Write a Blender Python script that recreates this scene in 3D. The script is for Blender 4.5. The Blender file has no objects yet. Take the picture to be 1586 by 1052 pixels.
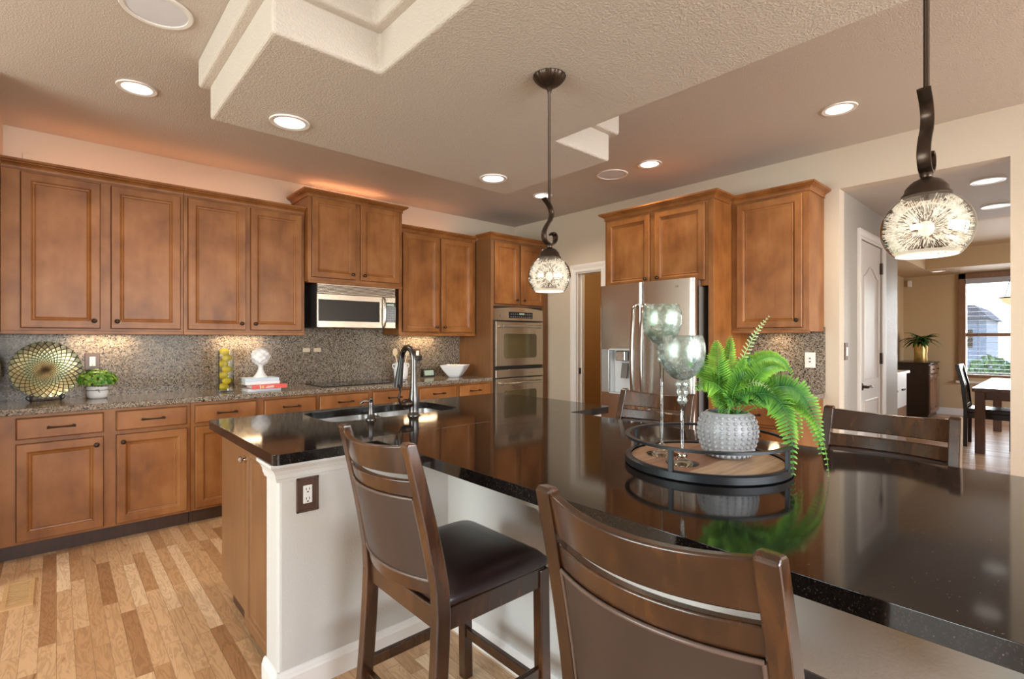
import bpy, bmesh, math, random
from mathutils import Vector, Matrix
PI = math.pi
random.seed(7)
SC = bpy.context.scene
COL = SC.collection

# ------------------------------------------------------------------ camera
cam_d = bpy.data.cameras.new('camera')
cam = bpy.data.objects.new('camera', cam_d)
COL.objects.link(cam)
cam_d.sensor_width = 36.0
cam_d.lens = 36.0 * 782.0 / 1586.0
cam_d.shift_y = -1.0 / 1586.0
cam_d.clip_start = 0.02
YAW = math.atan(706.0 / 782.0)
cam.location = (0, 0, 1.33)
cam.rotation_euler = (PI / 2, 0, -YAW)
SC.camera = cam

# ------------------------------------------------------------------ view
SC.view_settings.view_transform = 'Standard'
SC.view_settings.look = 'None'
SC.view_settings.gamma = 1.0
SC.view_settings.exposure = 0.0
try:
    SC.view_settings.use_curve_mapping = False
except Exception:
    pass
try:
    SC.cycles.use_denoising = True
    SC.cycles.denoiser = 'OPENIMAGEDENOISE'
    SC.cycles.max_bounces = 10
    SC.cycles.diffuse_bounces = 5
    SC.cycles.glossy_bounces = 5
    SC.cycles.transmission_bounces = 6
    SC.cycles.transparent_max_bounces = 12
    SC.cycles.caustics_reflective = False
    SC.cycles.caustics_refractive = False
    SC.cycles.sample_clamp_indirect = 6.0
except Exception:
    pass

# ------------------------------------------------------------------ world: daylight sky
W = bpy.data.worlds.new('daylight'); SC.world = W; W.use_nodes = True
wn = W.node_tree; wn.nodes.clear()
wo = wn.nodes.new('ShaderNodeOutputWorld'); wb = wn.nodes.new('ShaderNodeBackground')
ws = wn.nodes.new('ShaderNodeTexSky')
ws.sky_type = 'NISHITA'; ws.sun_disc = False; ws.sun_elevation = math.radians(48); ws.sun_rotation = math.radians(200)
wb.inputs['Strength'].default_value = 0.8
wn.links.new(ws.outputs['Color'], wb.inputs['Color']); wn.links.new(wb.outputs['Background'], wo.inputs['Surface'])

# ------------------------------------------------------------------ daylight through the room's windows
def area(name, loc, direction, sx, sy, power, color, parent=None):
    l = bpy.data.lights.new(name, 'AREA'); l.shape = 'RECTANGLE'; l.size = sx; l.size_y = sy
    l.energy = power; l.color = color
    o = bpy.data.objects.new(name, l); COL.objects.link(o)
    o.location = loc
    o.rotation_euler = Vector(direction).to_track_quat('-Z', 'Y').to_euler()
    if parent: o.parent = parent
    return o
area('daylight_rear', (0.9, -4.20, 1.45), (0, 1, 0), 3.6, 1.9, 290, (0.93, 0.97, 1.0))
area('daylight_rear_side', (3.55, -4.20, 1.45), (0, 1, 0), 1.0, 1.9, 80, (0.93, 0.97, 1.0))
area('daylight_side', (-3.80, 1.8, 1.5), (1, 0, 0), 3.0, 1.6, 215, (0.90, 1.0, 0.96))
area('daylight_dining', (11.95, 0.75, 1.5), (-1, 0, 0), 1.15, 1.9, 90, (0.95, 0.98, 1.0))
area('daylight_dining_side', (8.6, -2.75, 1.5), (0, 1, 0), 2.4, 1.8, 90, (0.95, 0.98, 1.0))

# ------------------------------------------------------------------ material helpers
def new_mat(name):
    m = bpy.data.materials.new(name); m.use_nodes = True
    nt = m.node_tree
    b = nt.nodes.get('Principled BSDF')
    return m, nt, b

def N(nt, kind, **kw):
    n = nt.nodes.new(kind)
    for k, v in kw.items():
        if k.startswith('i_'):
            n.inputs[k[2:].replace('_', ' ')].default_value = v
        else:
            setattr(n, k, v)
    return n

def L(nt, a, b): nt.links.new(a, b)

def rgba(c): return (c[0], c[1], c[2], 1.0)

def ramp(nt, stops, interp='LINEAR'):
    r = N(nt, 'ShaderNodeValToRGB'); r.color_ramp.interpolation = interp
    el = r.color_ramp.elements
    while len(el) < len(stops): el.new(0.5)
    for e, (p, c) in zip(el, stops):
        e.position = p; e.color = rgba(c)
    return r

def coords(nt, scale=(1, 1, 1), vary=True):
    tc = N(nt, 'ShaderNodeTexCoord')
    mp = N(nt, 'ShaderNodeMapping'); mp.inputs['Scale'].default_value = scale
    if vary:
        oi = N(nt, 'ShaderNodeObjectInfo')
        ml = N(nt, 'ShaderNodeMath', operation='MULTIPLY'); ml.inputs[1].default_value = 13.0
        L(nt, oi.outputs['Random'], ml.inputs[0])
        ad = N(nt, 'ShaderNodeVectorMath', operation='ADD')
        L(nt, tc.outputs['Object'], ad.inputs[0]); L(nt, ml.outputs[0], ad.inputs[1])
        L(nt, ad.outputs[0], mp.inputs['Vector'])
    else:
        L(nt, tc.outputs['Object'], mp.inputs['Vector'])
    return mp.outputs['Vector']

def plain(name, color, rough=0.5, metal=0.0, spec=0.5, emit=None, emit_s=0.0, vary=0.0, coat=0.0):
    m, nt, b = new_mat(name)
    b.inputs['Base Color'].default_value = rgba(color)
    b.inputs['Roughness'].default_value = rough
    b.inputs['Metallic'].default_value = metal
    b.inputs['Specular IOR Level'].default_value = spec
    b.inputs['Coat Weight'].default_value = coat
    if emit:
        b.inputs['Emission Color'].default_value = rgba(emit)
        b.inputs['Emission Strength'].default_value = emit_s
    if vary > 0:
        v = coords(nt, (9, 9, 9))
        n = N(nt, 'ShaderNodeTexNoise'); n.inputs['Scale'].default_value = 1.0; n.inputs['Detail'].default_value = 4
        L(nt, v, n.inputs['Vector'])
        r = ramp(nt, [(0.3, [c * (1 - vary) for c in color]), (0.7, [min(1, c * (1 + vary)) for c in color])])
        L(nt, n.outputs['Fac'], r.inputs['Fac']); L(nt, r.outputs['Color'], b.inputs['Base Color'])
    return m

def paint(name, color, bump=0.15, scale=130.0, rough=0.6):
    m, nt, b = new_mat(name)
    b.inputs['Base Color'].default_value = rgba(color)
    b.inputs['Roughness'].default_value = rough
    b.inputs['Specular IOR Level'].default_value = 0.3
    v = coords(nt, (1, 1, 1), vary=False)
    n = N(nt, 'ShaderNodeTexNoise'); n.inputs['Scale'].default_value = scale; n.inputs['Detail'].default_value = 3
    L(nt, v, n.inputs['Vector'])
    bp = N(nt, 'ShaderNodeBump'); bp.inputs['Strength'].default_value = bump; bp.inputs['Distance'].default_value = 0.008
    r = ramp(nt, [(0.42, (0, 0, 0)), (0.62, (1, 1, 1))])
    L(nt, n.outputs['Fac'], r.inputs['Fac'])
    L(nt, r.outputs['Color'], bp.inputs['Height']); L(nt, bp.outputs['Normal'], b.inputs['Normal'])
    return m

def wood(name, dark, mid, light, rough=0.35, grain=(26, 26, 1.6), blotch=3.2, coat=0.0, bump=0.03, gmix=0.45, spec=0.5):
    m, nt, b = new_mat(name)
    v = coords(nt, grain)
    n1 = N(nt, 'ShaderNodeTexNoise'); n1.inputs['Scale'].default_value = 1.6; n1.inputs['Detail'].default_value = 6; n1.inputs['Distortion'].default_value = 0.6
    L(nt, v, n1.inputs['Vector'])
    v2 = coords(nt, (blotch, blotch, blotch * 0.8))
    n2 = N(nt, 'ShaderNodeTexNoise'); n2.inputs['Scale'].default_value = 1.0; n2.inputs['Detail'].default_value = 5
    L(nt, v2, n2.inputs['Vector'])
    mx = N(nt, 'ShaderNodeMix', data_type='FLOAT'); mx.inputs['Factor'].default_value = gmix
    L(nt, n2.outputs['Fac'], mx.inputs['A']); L(nt, n1.outputs['Fac'], mx.inputs['B'])
    r = ramp(nt, [(0.30, dark), (0.50, mid), (0.70, light)])
    L(nt, mx.outputs['Result'], r.inputs['Fac']); L(nt, r.outputs['Color'], b.inputs['Base Color'])
    b.inputs['Roughness'].default_value = rough
    b.inputs['Specular IOR Level'].default_value = spec
    b.inputs['Coat Weight'].default_value = coat
    b.inputs['Coat Roughness'].default_value = 0.2
    bp = N(nt, 'ShaderNodeBump'); bp.inputs['Strength'].default_value = bump; bp.inputs['Distance'].default_value = 0.002
    L(nt, n1.outputs['Fac'], bp.inputs['Height']); L(nt, bp.outputs['Normal'], b.inputs['Normal'])
    return m

def granite(name, stops, scale=120, rough=0.12, spec=0.5):
    m, nt, b = new_mat(name)
    v = coords(nt, (1, 1, 1), vary=False)
    vo = N(nt, 'ShaderNodeTexVoronoi'); vo.inputs['Scale'].default_value = scale
    L(nt, v, vo.inputs['Vector'])
    bw = N(nt, 'ShaderNodeRGBToBW'); L(nt, vo.outputs['Color'], bw.inputs['Color'])
    n = N(nt, 'ShaderNodeTexNoise'); n.inputs['Scale'].default_value = scale * 0.7; n.inputs['Detail'].default_value = 4
    L(nt, v, n.inputs['Vector'])
    mx = N(nt, 'ShaderNodeMix', data_type='FLOAT'); mx.inputs['Factor'].default_value = 0.4
    L(nt, bw.outputs['Val'], mx.inputs['A']); L(nt, n.outputs['Fac'], mx.inputs['B'])
    r = ramp(nt, stops, 'CONSTANT')
    L(nt, mx.outputs['Result'], r.inputs['Fac']); L(nt, r.outputs['Color'], b.inputs['Base Color'])
    b.inputs['Roughness'].default_value = rough; b.inputs['Specular IOR Level'].default_value = spec
    return m

def floor_mat(name, tones, width=0.058, length=0.62, rough=0.32):
    m, nt, b = new_mat(name)
    tc = N(nt, 'ShaderNodeTexCoord'); sp = N(nt, 'ShaderNodeSeparateXYZ'); L(nt, tc.outputs['Object'], sp.inputs[0])
    def M(op, a, c=None, val=None):
        n = N(nt, 'ShaderNodeMath', operation=op)
        if isinstance(a, float): n.inputs[0].default_value = a
        else: L(nt, a, n.inputs[0])
        if c is not None:
            if isinstance(c, (float, int)): n.inputs[1].default_value = c
            else: L(nt, c, n.inputs[1])
        return n.outputs[0]
    xr = M('DIVIDE', sp.outputs['X'], width); row = M('FLOOR', xr); fx = M('FRACT', xr)
    w1 = N(nt, 'ShaderNodeTexWhiteNoise', noise_dimensions='1D'); L(nt, row, w1.inputs['W'])
    off = M('MULTIPLY', w1.outputs['Value'], 7.3)
    yr = M('ADD', M('DIVIDE', sp.outputs['Y'], length), off); idx = M('FLOOR', yr); fy = M('FRACT', yr)
    cv = N(nt, 'ShaderNodeCombineXYZ'); L(nt, row, cv.inputs[0]); L(nt, idx, cv.inputs[1])
    w2 = N(nt, 'ShaderNodeTexWhiteNoise', noise_dimensions='2D'); L(nt, cv.outputs[0], w2.inputs['Vector'])
    r = ramp(nt, tones); L(nt, w2.outputs['Value'], r.inputs['Fac'])
    # grain: long soft figure that differs from plank to plank
    cg = N(nt, 'ShaderNodeCombineXYZ')
    L(nt, M('ADD', M('MULTIPLY', sp.outputs['X'], 17.0), M('MULTIPLY', w2.outputs['Value'], 91.0)), cg.inputs[0])
    L(nt, M('MULTIPLY', sp.outputs['Y'], 2.6), cg.inputs[1]); L(nt, M('MULTIPLY', w2.outputs['Value'], 37.0), cg.inputs[2])
    ng = N(nt, 'ShaderNodeTexNoise'); ng.inputs['Scale'].default_value = 1.2; ng.inputs['Detail'].default_value = 3; ng.inputs['Distortion'].default_value = 1.2
    L(nt, cg.outputs[0], ng.inputs['Vector'])
    bands = M('SINE', M('MULTIPLY', ng.outputs['Fac'], 46.0))
    rg = ramp(nt, [(0.0, (0.80, 0.76, 0.72)), (0.55, (1, 1, 1)), (1.0, (1.06, 1.05, 1.04))])
    L(nt, M('MULTIPLY_ADD', bands, 0.5), rg.inputs['Fac'])
    rg2 = ramp(nt, [(0.0, (0.42, 0.30, 0.22)), (0.27, (0.60, 0.50, 0.42)), (0.36, (1, 1, 1)), (1.0, (1.0, 1.0, 1.0))])
    L(nt, ng.outputs['Fac'], rg2.inputs['Fac'])
    m1 = N(nt, 'ShaderNodeMix', data_type='RGBA', blend_type='MULTIPLY'); m1.inputs['Factor'].default_value = 0.85
    L(nt, r.outputs['Color'], m1.inputs['A']); L(nt, rg.outputs['Color'], m1.inputs['B'])
    m2 = N(nt, 'ShaderNodeMix', data_type='RGBA', blend_type='MULTIPLY'); m2.inputs['Factor'].default_value = 1.0
    L(nt, m1.outputs['Result'], m2.inputs['A']); L(nt, rg2.outputs['Color'], m2.inputs['B'])
    # joints
    gx = M('LESS_THAN', fx, 0.035); gy = M('LESS_THAN', fy, 0.005); g = M('MAXIMUM', gx, gy)
    m3 = N(nt, 'ShaderNodeMix', data_type='RGBA')
    L(nt, M('MULTIPLY', g, 0.55), m3.inputs['Factor'])
    L(nt, m2.outputs['Result'], m3.inputs['A']); m3.inputs['B'].default_value = (0.12, 0.06, 0.03, 1)
    L(nt, m3.outputs['Result'], b.inputs['Base Color'])
    b.inputs['Roughness'].default_value = rough
    return m

M_ = {}
M_['wall'] = paint('cream_wall_paint', (0.61, 0.52, 0.415), 0.10, 110)
M_['wall_hall'] = paint('darkened_hall_paint', (0.39, 0.355, 0.315), 0.22, 90, 0.4)  # wall colour darkened to offset the window light in the passage
M_['wall_dining'] = paint('tan_dining_paint', (0.56, 0.41, 0.25), 0.08, 110)
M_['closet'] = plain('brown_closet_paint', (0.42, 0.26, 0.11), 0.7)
M_['ceiling'] = paint('taupe_ceiling_paint', (0.56, 0.50, 0.445), 0.22, 120)
M_['soffit'] = paint('cream_soffit_paint', (0.61, 0.55, 0.485), 0.32, 115)
M_['trim'] = plain('white_trim_paint', (0.80, 0.77, 0.74), 0.35)
M_['island_wall'] = paint('off_white_island_paint', (0.575, 0.555, 0.53), 0.10, 110)
M_['cab'] = wood('maple_cabinet_stain', (0.165, 0.055, 0.013), (0.260, 0.098, 0.026), (0.345, 0.146, 0.046), 0.40, (14, 14, 2.2), 5.5, 0.04, gmix=0.22, spec=0.33)
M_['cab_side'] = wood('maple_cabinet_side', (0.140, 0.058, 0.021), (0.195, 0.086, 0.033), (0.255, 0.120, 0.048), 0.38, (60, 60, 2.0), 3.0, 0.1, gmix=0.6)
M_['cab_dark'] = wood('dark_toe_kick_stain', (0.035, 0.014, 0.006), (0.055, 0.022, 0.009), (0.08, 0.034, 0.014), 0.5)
M_['gap_shade'] = plain('painted_gap_shade', (0.03, 0.013, 0.006), 0.7)  # shade of the gaps around doors and drawers, put into a dark colour
M_['granite'] = granite('speckled_brown_granite', [(0.0, (0.018, 0.015, 0.013)), (0.30, (0.10, 0.075, 0.055)), (0.40, (0.22, 0.17, 0.125)), (0.50, (0.13, 0.115, 0.10)), (0.57, (0.32, 0.26, 0.20)), (0.68, (0.20, 0.20, 0.20)), (0.76, (0.45, 0.39, 0.32))], 125, 0.12, 0.28)
M_['splash'] = granite('speckled_brown_granite_slab', [(0.0, (0.018, 0.015, 0.013)), (0.30, (0.10, 0.075, 0.055)), (0.40, (0.22, 0.17, 0.125)), (0.50, (0.13, 0.115, 0.10)), (0.57, (0.32, 0.26, 0.20)), (0.68, (0.20, 0.20, 0.20)), (0.76, (0.45, 0.39, 0.32))], 125, 0.16, 0.13)
M_['black_granite'] = granite('black_flecked_granite', [(0.0, (0.006, 0.005, 0.005)), (0.52, (0.012, 0.010, 0.009)), (0.70, (0.035, 0.028, 0.024)), (0.80, (0.16, 0.13, 0.11))], 420, 0.075)
M_['floor'] = floor_mat('oak_strip_floor', [(0.0, (0.30, 0.145, 0.062)), (0.10, (0.42, 0.23, 0.11)), (0.35, (0.52, 0.315, 0.165)), (0.7, (0.60, 0.385, 0.22)), (1.0, (0.72, 0.52, 0.33))])
M_['stool'] = wood('walnut_stool_stain', (0.012, 0.004, 0.002), (0.040, 0.014, 0.005), (0.105, 0.037, 0.009), 0.24, (22, 22, 3.0), 6.0, 0.5)
M_['leather'] = plain('dark_brown_leather', (0.021, 0.011, 0.012), 0.30, 0, 0.5, vary=0.25)
M_['leather_back'] = plain('brown_leather_back', (0.048, 0.030, 0.025), 0.36, 0, 0.5, vary=0.12)
M_['piping'] = plain('leather_piping', (0.12, 0.08, 0.065), 0.25)
M_['bronze'] = plain('oil_rubbed_bronze', (0.055, 0.036, 0.026), 0.32, 0.75)
M_['brown_plate'] = plain('brown_wall_plate', (0.085, 0.042, 0.028), 0.35)
M_['black_metal'] = plain('black_tray_metal', (0.014, 0.016, 0.020), 0.38, 0.3)
M_['nickel'] = plain('brushed_nickel', (0.55, 0.53, 0.51), 0.22, 1.0)
M_['gun'] = plain('dark_nickel_faucet', (0.10, 0.094, 0.092), 0.25, 1.0)
M_['steel_dark'] = plain('grey_appliance_side', (0.19, 0.18, 0.175), 0.45, 0.2)
M_['black_glass'] = plain('black_appliance_glass', (0.012, 0.012, 0.013), 0.06, 0, 0.5)
M_['oven_glass'] = plain('olive_oven_glass', (0.10, 0.078, 0.036), 0.07, 0, 0.6)
M_['black_plastic'] = plain('black_plastic', (0.015, 0.015, 0.016), 0.4)
M_['white_plastic'] = plain('white_plastic', (0.80, 0.79, 0.77), 0.35)
M_['almond'] = plain('almond_plastic', (0.62, 0.50, 0.36), 0.35)
M_['ceramic'] = plain('white_glazed_ceramic', (0.80, 0.80, 0.82), 0.18, coat=0.3)
M_['matte_white'] = plain('matte_white_ceramic', (0.72, 0.72, 0.74), 0.5)
M_['pot'] = plain('pale_grey_hobnail_ceramic', (0.34, 0.35, 0.375), 0.4)
M_['lemon'] = plain('lemon_peel', (0.90, 0.68, 0.05), 0.4, vary=0.08)
M_['lemon_pale'] = plain('pale_lemon_peel', (0.86, 0.70, 0.25), 0.4)
M_['soil'] = plain('dark_soil', (0.03, 0.022, 0.015), 0.9)
M_['keys'] = plain('grey_key_print', (0.20, 0.22, 0.25), 0.5)
M_['lens'] = plain('lit_lamp_lens', (1, 1, 1), 0.5, emit=(1.0, 0.93, 0.82), emit_s=2.4)
M_['lcd'] = plain('pale_display', (0.30, 0.38, 0.33), 0.2, emit=(0.5, 0.75, 0.55), emit_s=0.12)
M_['lens_hall'] = plain('lit_hall_lamp_lens', (1, 1, 1), 0.5, emit=(1.0, 0.93, 0.80), emit_s=0.95)
M_['grille'] = plain('grey_speaker_grille', (0.66, 0.67, 0.72), 0.7)
M_['espresso'] = wood('espresso_furniture_stain', (0.008, 0.003, 0.002), (0.014, 0.006, 0.004), (0.026, 0.011, 0.007), 0.3, coat=0.05)
M_['dining_wood'] = wood('mahogany_dining_stain', (0.05, 0.016, 0.007), (0.09, 0.030, 0.012), (0.14, 0.05, 0.02), 0.15, coat=0.5)
M_['window_wood'] = wood('stained_window_wood', (0.17, 0.08, 0.04), (0.23, 0.115, 0.06), (0.30, 0.16, 0.09), 0.4)
M_['blind'] = plain('white_blind_slat', (0.72, 0.74, 0.78), 0.45)
M_['vent'] = wood('oak_vent_wood', (0.44, 0.24, 0.10), (0.52, 0.31, 0.14), (0.60, 0.38, 0.19), 0.4, grain=(1.6, 26, 26))
M_['spoon'] = plain('pale_beech_wood', (0.74, 0.58, 0.38), 0.5)
M_['book_white'] = plain('white_book_cover', (0.72, 0.76, 0.80), 0.4)
M_['book_blue'] = plain('pale_blue_book_cover', (0.52, 0.64, 0.76), 0.4)
M_['book_red'] = plain('red_book_cover', (0.66, 0.075, 0.05), 0.35)
M_['paper'] = plain('page_paper', (0.74, 0.72, 0.67), 0.7)
M_['orange_mark'] = plain('gold_book_mark', (0.62, 0.40, 0.14), 0.5)
M_['rock'] = plain('grey_siding', (0.20, 0.23, 0.27), 0.7)
M_['roof'] = plain('dark_roof_shingle', (0.09, 0.09, 0.10), 0.8)
M_['bush'] = plain('garden_bush_green', (0.10, 0.20, 0.06), 0.6, vary=0.4)
M_['lawn'] = plain('pale_concrete_ground', (0.50, 0.48, 0.44), 0.8)
M_['lampglass'] = plain('cream_lamp_glass', (0.85, 0.72, 0.50), 0.3, emit=(1.0, 0.78, 0.48), emit_s=0.9)
M_['bulb'] = plain('lit_bulb', (1, 1, 1), 0.5, emit=(1.0, 0.9, 0.74), emit_s=1.4)
M_['glint'] = plain('glowing_glass_glint', (1, 1, 1), 0.3, emit=(1.0, 0.88, 0.70), emit_s=1.25)  # emission standing in for glints of the bulb in the glass
M_['gold'] = plain('gold_mosaic', (0.55, 0.38, 0.14), 0.3, 0.7, vary=0.4)

def steel(name, col=(0.60, 0.575, 0.55), rough=0.24, stretch=(1, 1, 220)):
    m, nt, b = new_mat(name)
    b.inputs['Metallic'].default_value = 1.0; b.inputs['Base Color'].default_value = rgba(col); b.inputs['Roughness'].default_value = rough
    v = coords(nt, stretch)
    n = N(nt, 'ShaderNodeTexNoise'); n.inputs['Scale'].default_value = 3.0; n.inputs['Detail'].default_value = 2
    L(nt, v, n.inputs['Vector'])
    bp = N(nt, 'ShaderNodeBump'); bp.inputs['Strength'].default_value = 0.04; bp.inputs['Distance'].default_value = 0.002
    L(nt, n.outputs['Fac'], bp.inputs['Height']); L(nt, bp.outputs['Normal'], b.inputs['Normal'])
    return m
M_['steel'] = steel('brushed_stainless')
M_['steel_warm'] = steel('warm_brushed_stainless', (0.62, 0.545, 0.455), 0.27)
M_['sink_steel'] = steel('satin_sink_steel', (0.70, 0.70, 0.70), 0.22, (6, 6, 6))

def glassy(name, tint=(1, 1, 1), clear=0.85, rough=0.02, blotch=None):
    """thin glass: see-through with a sheen; blotch adds patches of mercury silvering"""
    m, nt, b = new_mat(name)
    out = [n for n in nt.nodes if n.type == 'OUTPUT_MATERIAL'][0]
    tr = N(nt, 'ShaderNodeBsdfTransparent'); tr.inputs['Color'].default_value = rgba(tint)
    gl = N(nt, 'ShaderNodeBsdfGlossy'); gl.inputs['Roughness'].default_value = rough; gl.inputs['Color'].default_value = (0.95, 0.97, 0.96, 1)
    fr = N(nt, 'ShaderNodeFresnel'); fr.inputs['IOR'].default_value = 1.5
    mx = N(nt, 'ShaderNodeMixShader')
    ad = N(nt, 'ShaderNodeMath', operation='ADD'); ad.use_clamp = True
    L(nt, fr.outputs[0], ad.inputs[0]); ad.inputs[1].default_value = 1.0 - clear
    L(nt, ad.outputs[0], mx.inputs[0]); L(nt, tr.outputs[0], mx.inputs[1]); L(nt, gl.outputs[0], mx.inputs[2])
    if blotch:
        v = coords(nt, (1, 1, 1))
        n = N(nt, 'ShaderNodeTexNoise'); n.inputs['Scale'].default_value = blotch; n.inputs['Detail'].default_value = 6; n.inputs['Roughness'].default_value = 0.7
        L(nt, v, n.inputs['Vector'])
        r = ramp(nt, [(0.50, (0, 0, 0)), (0.58, (1, 1, 1))]); L(nt, n.outputs['Fac'], r.inputs['Fac'])
        m2 = N(nt, 'ShaderNodeMath', operation='MULTIPLY'); m2.inputs[1].default_value = 0.16; L(nt, r.outputs['Color'], m2.inputs[0])
        a2 = N(nt, 'ShaderNodeMath', operation='ADD'); a2.use_clamp = True
        L(nt, ad.outputs[0], a2.inputs[0]); L(nt, m2.outputs[0], a2.inputs[1]); L(nt, a2.outputs[0], mx.inputs[0])
        bp = N(nt, 'ShaderNodeBump'); bp.inputs['Strength'].default_value = 0.35; bp.inputs['Distance'].default_value = 0.004; L(nt, n.outputs['Fac'], bp.inputs['Height']); L(nt, bp.outputs['Normal'], gl.inputs['Normal'])
        df = N(nt, 'ShaderNodeBsdfTranslucent'); df.inputs['Color'].default_value = rgba(tint)
        d2 = N(nt, 'ShaderNodeBsdfDiffuse'); d2.inputs['Color'].default_value = rgba(tint)
        m4 = N(nt, 'ShaderNodeMixShader'); m4.inputs[0].default_value = 0.5; L(nt, df.outputs[0], m4.inputs[1]); L(nt, d2.outputs[0], m4.inputs[2])
        m5 = N(nt, 'ShaderNodeMixShader'); m6 = N(nt, 'ShaderNodeMath', operation='MULTIPLY_ADD'); m6.inputs[1].default_value = 0.26; m6.inputs[2].default_value = 0.03
        L(nt, r.outputs['Color'], m6.inputs[0]); L(nt, m6.outputs[0], m5.inputs[0]); L(nt, mx.outputs[0], m5.inputs[1]); L(nt, m4.outputs[0], m5.inputs[2]); mx = m5
    nt.nodes.remove(b)
    L(nt, mx.outputs[0], out.inputs['Surface'])
    return m
M_['pane'] = glassy('clear_window_pane', (1, 1, 1), 0.97)
M_['glass'] = glassy('clear_stem_glass', (0.975, 0.985, 0.98), 0.94, 0.03)
M_['mercury'] = glassy('green_mercury_glass', (0.88, 0.965, 0.925), 0.965, 0.06, 55)
M_['mercury_grey'] = glassy('smoky_mercury_glass', (0.89, 0.955, 0.945), 0.965, 0.06, 70)
M_['shade'] = glassy('mirrored_shade_glass', (0.62, 0.585, 0.55), 0.86, 0.03)

def plate_mat():
    m, nt, b = new_mat('mosaic_plate_glass')
    tc = N(nt, 'ShaderNodeTexCoord'); sp = N(nt, 'ShaderNodeSeparateXYZ'); L(nt, tc.outputs['Object'], sp.inputs[0])
    def M(op, a, c=None):
        n = N(nt, 'ShaderNodeMath', operation=op); L(nt, a, n.inputs[0])
        if c is not None:
            if isinstance(c, (float, int)): n.inputs[1].default_value = c
            else: L(nt, c, n.inputs[1])
        return n.outputs[0]
    th = M('DIVIDE', M('ARCTAN2', sp.outputs['Z'], sp.outputs['X']), 2 * PI)
    rr = M('SQRT', M('ADD', M('MULTIPLY', sp.outputs['X'], sp.outputs['X']), M('MULTIPLY', sp.outputs['Z'], sp.outputs['Z'])))
    lr = M('MULTIPLY', M('LOGARITHM', M('ADD', rr, 0.012), 2.718), 4.2)
    a = M('FRACT', M('ADD', M('MULTIPLY', th, 28), lr)); c = M('FRACT', M('SUBTRACT', M('MULTIPLY', th, 28), lr))
    la = M('ABSOLUTE', M('SUBTRACT', a, 0.5)); lc = M('ABSOLUTE', M('SUBTRACT', c, 0.5))
    edge = M('MAXIMUM', la, lc)
    re = ramp(nt, [(0.0, (1, 1, 1)), (0.40, (0.85, 0.85, 0.85)), (0.47, (0, 0, 0))]); L(nt, edge, re.inputs['Fac'])
    rc = ramp(nt, [(0.0, (0.20, 0.12, 0.06)), (0.22, (0.30, 0.21, 0.09)), (0.45, (0.30, 0.34, 0.20)), (0.75, (0.55, 0.46, 0.24)), (1.0, (0.45, 0.55, 0.42))])
    L(nt, M('MULTIPLY', rr, 5.1), rc.inputs['Fac'])
    mx = N(nt, 'ShaderNodeMix', data_type='RGBA'); L(nt, re.outputs['Color'], mx.inputs['Factor'])
    mx.inputs['A'].default_value = (0.06, 0.05, 0.03, 1); L(nt, rc.outputs['Color'], mx.inputs['B'])
    L(nt, mx.outputs['Result'], b.inputs['Base Color'])
    b.inputs['Metallic'].default_value = 0.75; b.inputs['Roughness'].default_value = 0.28
    bp = N(nt, 'ShaderNodeBump'); bp.inputs['Strength'].default_value = 0.7; bp.inputs['Distance'].default_value = 0.006
    L(nt, re.outputs['Color'], bp.inputs['Height']); L(nt, bp.outputs['Normal'], b.inputs['Normal'])
    return m
M_['plate'] = plate_mat()

def leaf_mat(name, dark, light, scale=14, toned=False):
    m, nt, b = new_mat(name)
    v = coords(nt, (scale, scale, scale))
    n = N(nt, 'ShaderNodeTexNoise'); n.inputs['Scale'].default_value = 1.0; n.inputs['Detail'].default_value = 3
    L(nt, v, n.inputs['Vector'])
    r = ramp(nt, [(0.32, dark), (0.68, light)]); L(nt, n.outputs['Fac'], r.inputs['Fac'])
    if toned:
        at = N(nt, 'ShaderNodeAttribute'); at.attribute_name = 'tone'
        ad = N(nt, 'ShaderNodeMath', operation='MULTIPLY_ADD'); ad.inputs[1].default_value = 0.35; L(nt, n.outputs['Fac'], ad.inputs[0])
        sc = N(nt, 'ShaderNodeMath', operation='MULTIPLY'); sc.inputs[1].default_value = 0.65; L(nt, at.outputs['Fac'], sc.inputs[0]); L(nt, sc.outputs[0], ad.inputs[2])
        r.color_ramp.elements[0].position = 0.15; r.color_ramp.elements[1].position = 0.85
        L(nt, ad.outputs[0], r.inputs['Fac'])
    L(nt, r.outputs['Color'], b.inputs['Base Color']); b.inputs['Roughness'].default_value = 0.42
    return m
M_['fern'] = leaf_mat('fern_green', (0.035, 0.17, 0.020), (0.33, 0.64, 0.075), 20, True)
M_['fern_dark'] = leaf_mat('deep_fern_green', (0.010, 0.10, 0.040), (0.26, 0.60, 0.08), 24, True)
M_['fern_pale'] = leaf_mat('pale_fern_green', (0.36, 0.50, 0.20), (0.60, 0.72, 0.40), 20, True)
M_['boxwood'] = leaf_mat('boxwood_green', (0.03, 0.20, 0.03), (0.30, 0.46, 0.05), 30)
M_['spider'] = leaf_mat('dark_houseplant_green', (0.012, 0.06, 0.018), (0.06, 0.17, 0.03), 12)

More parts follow.
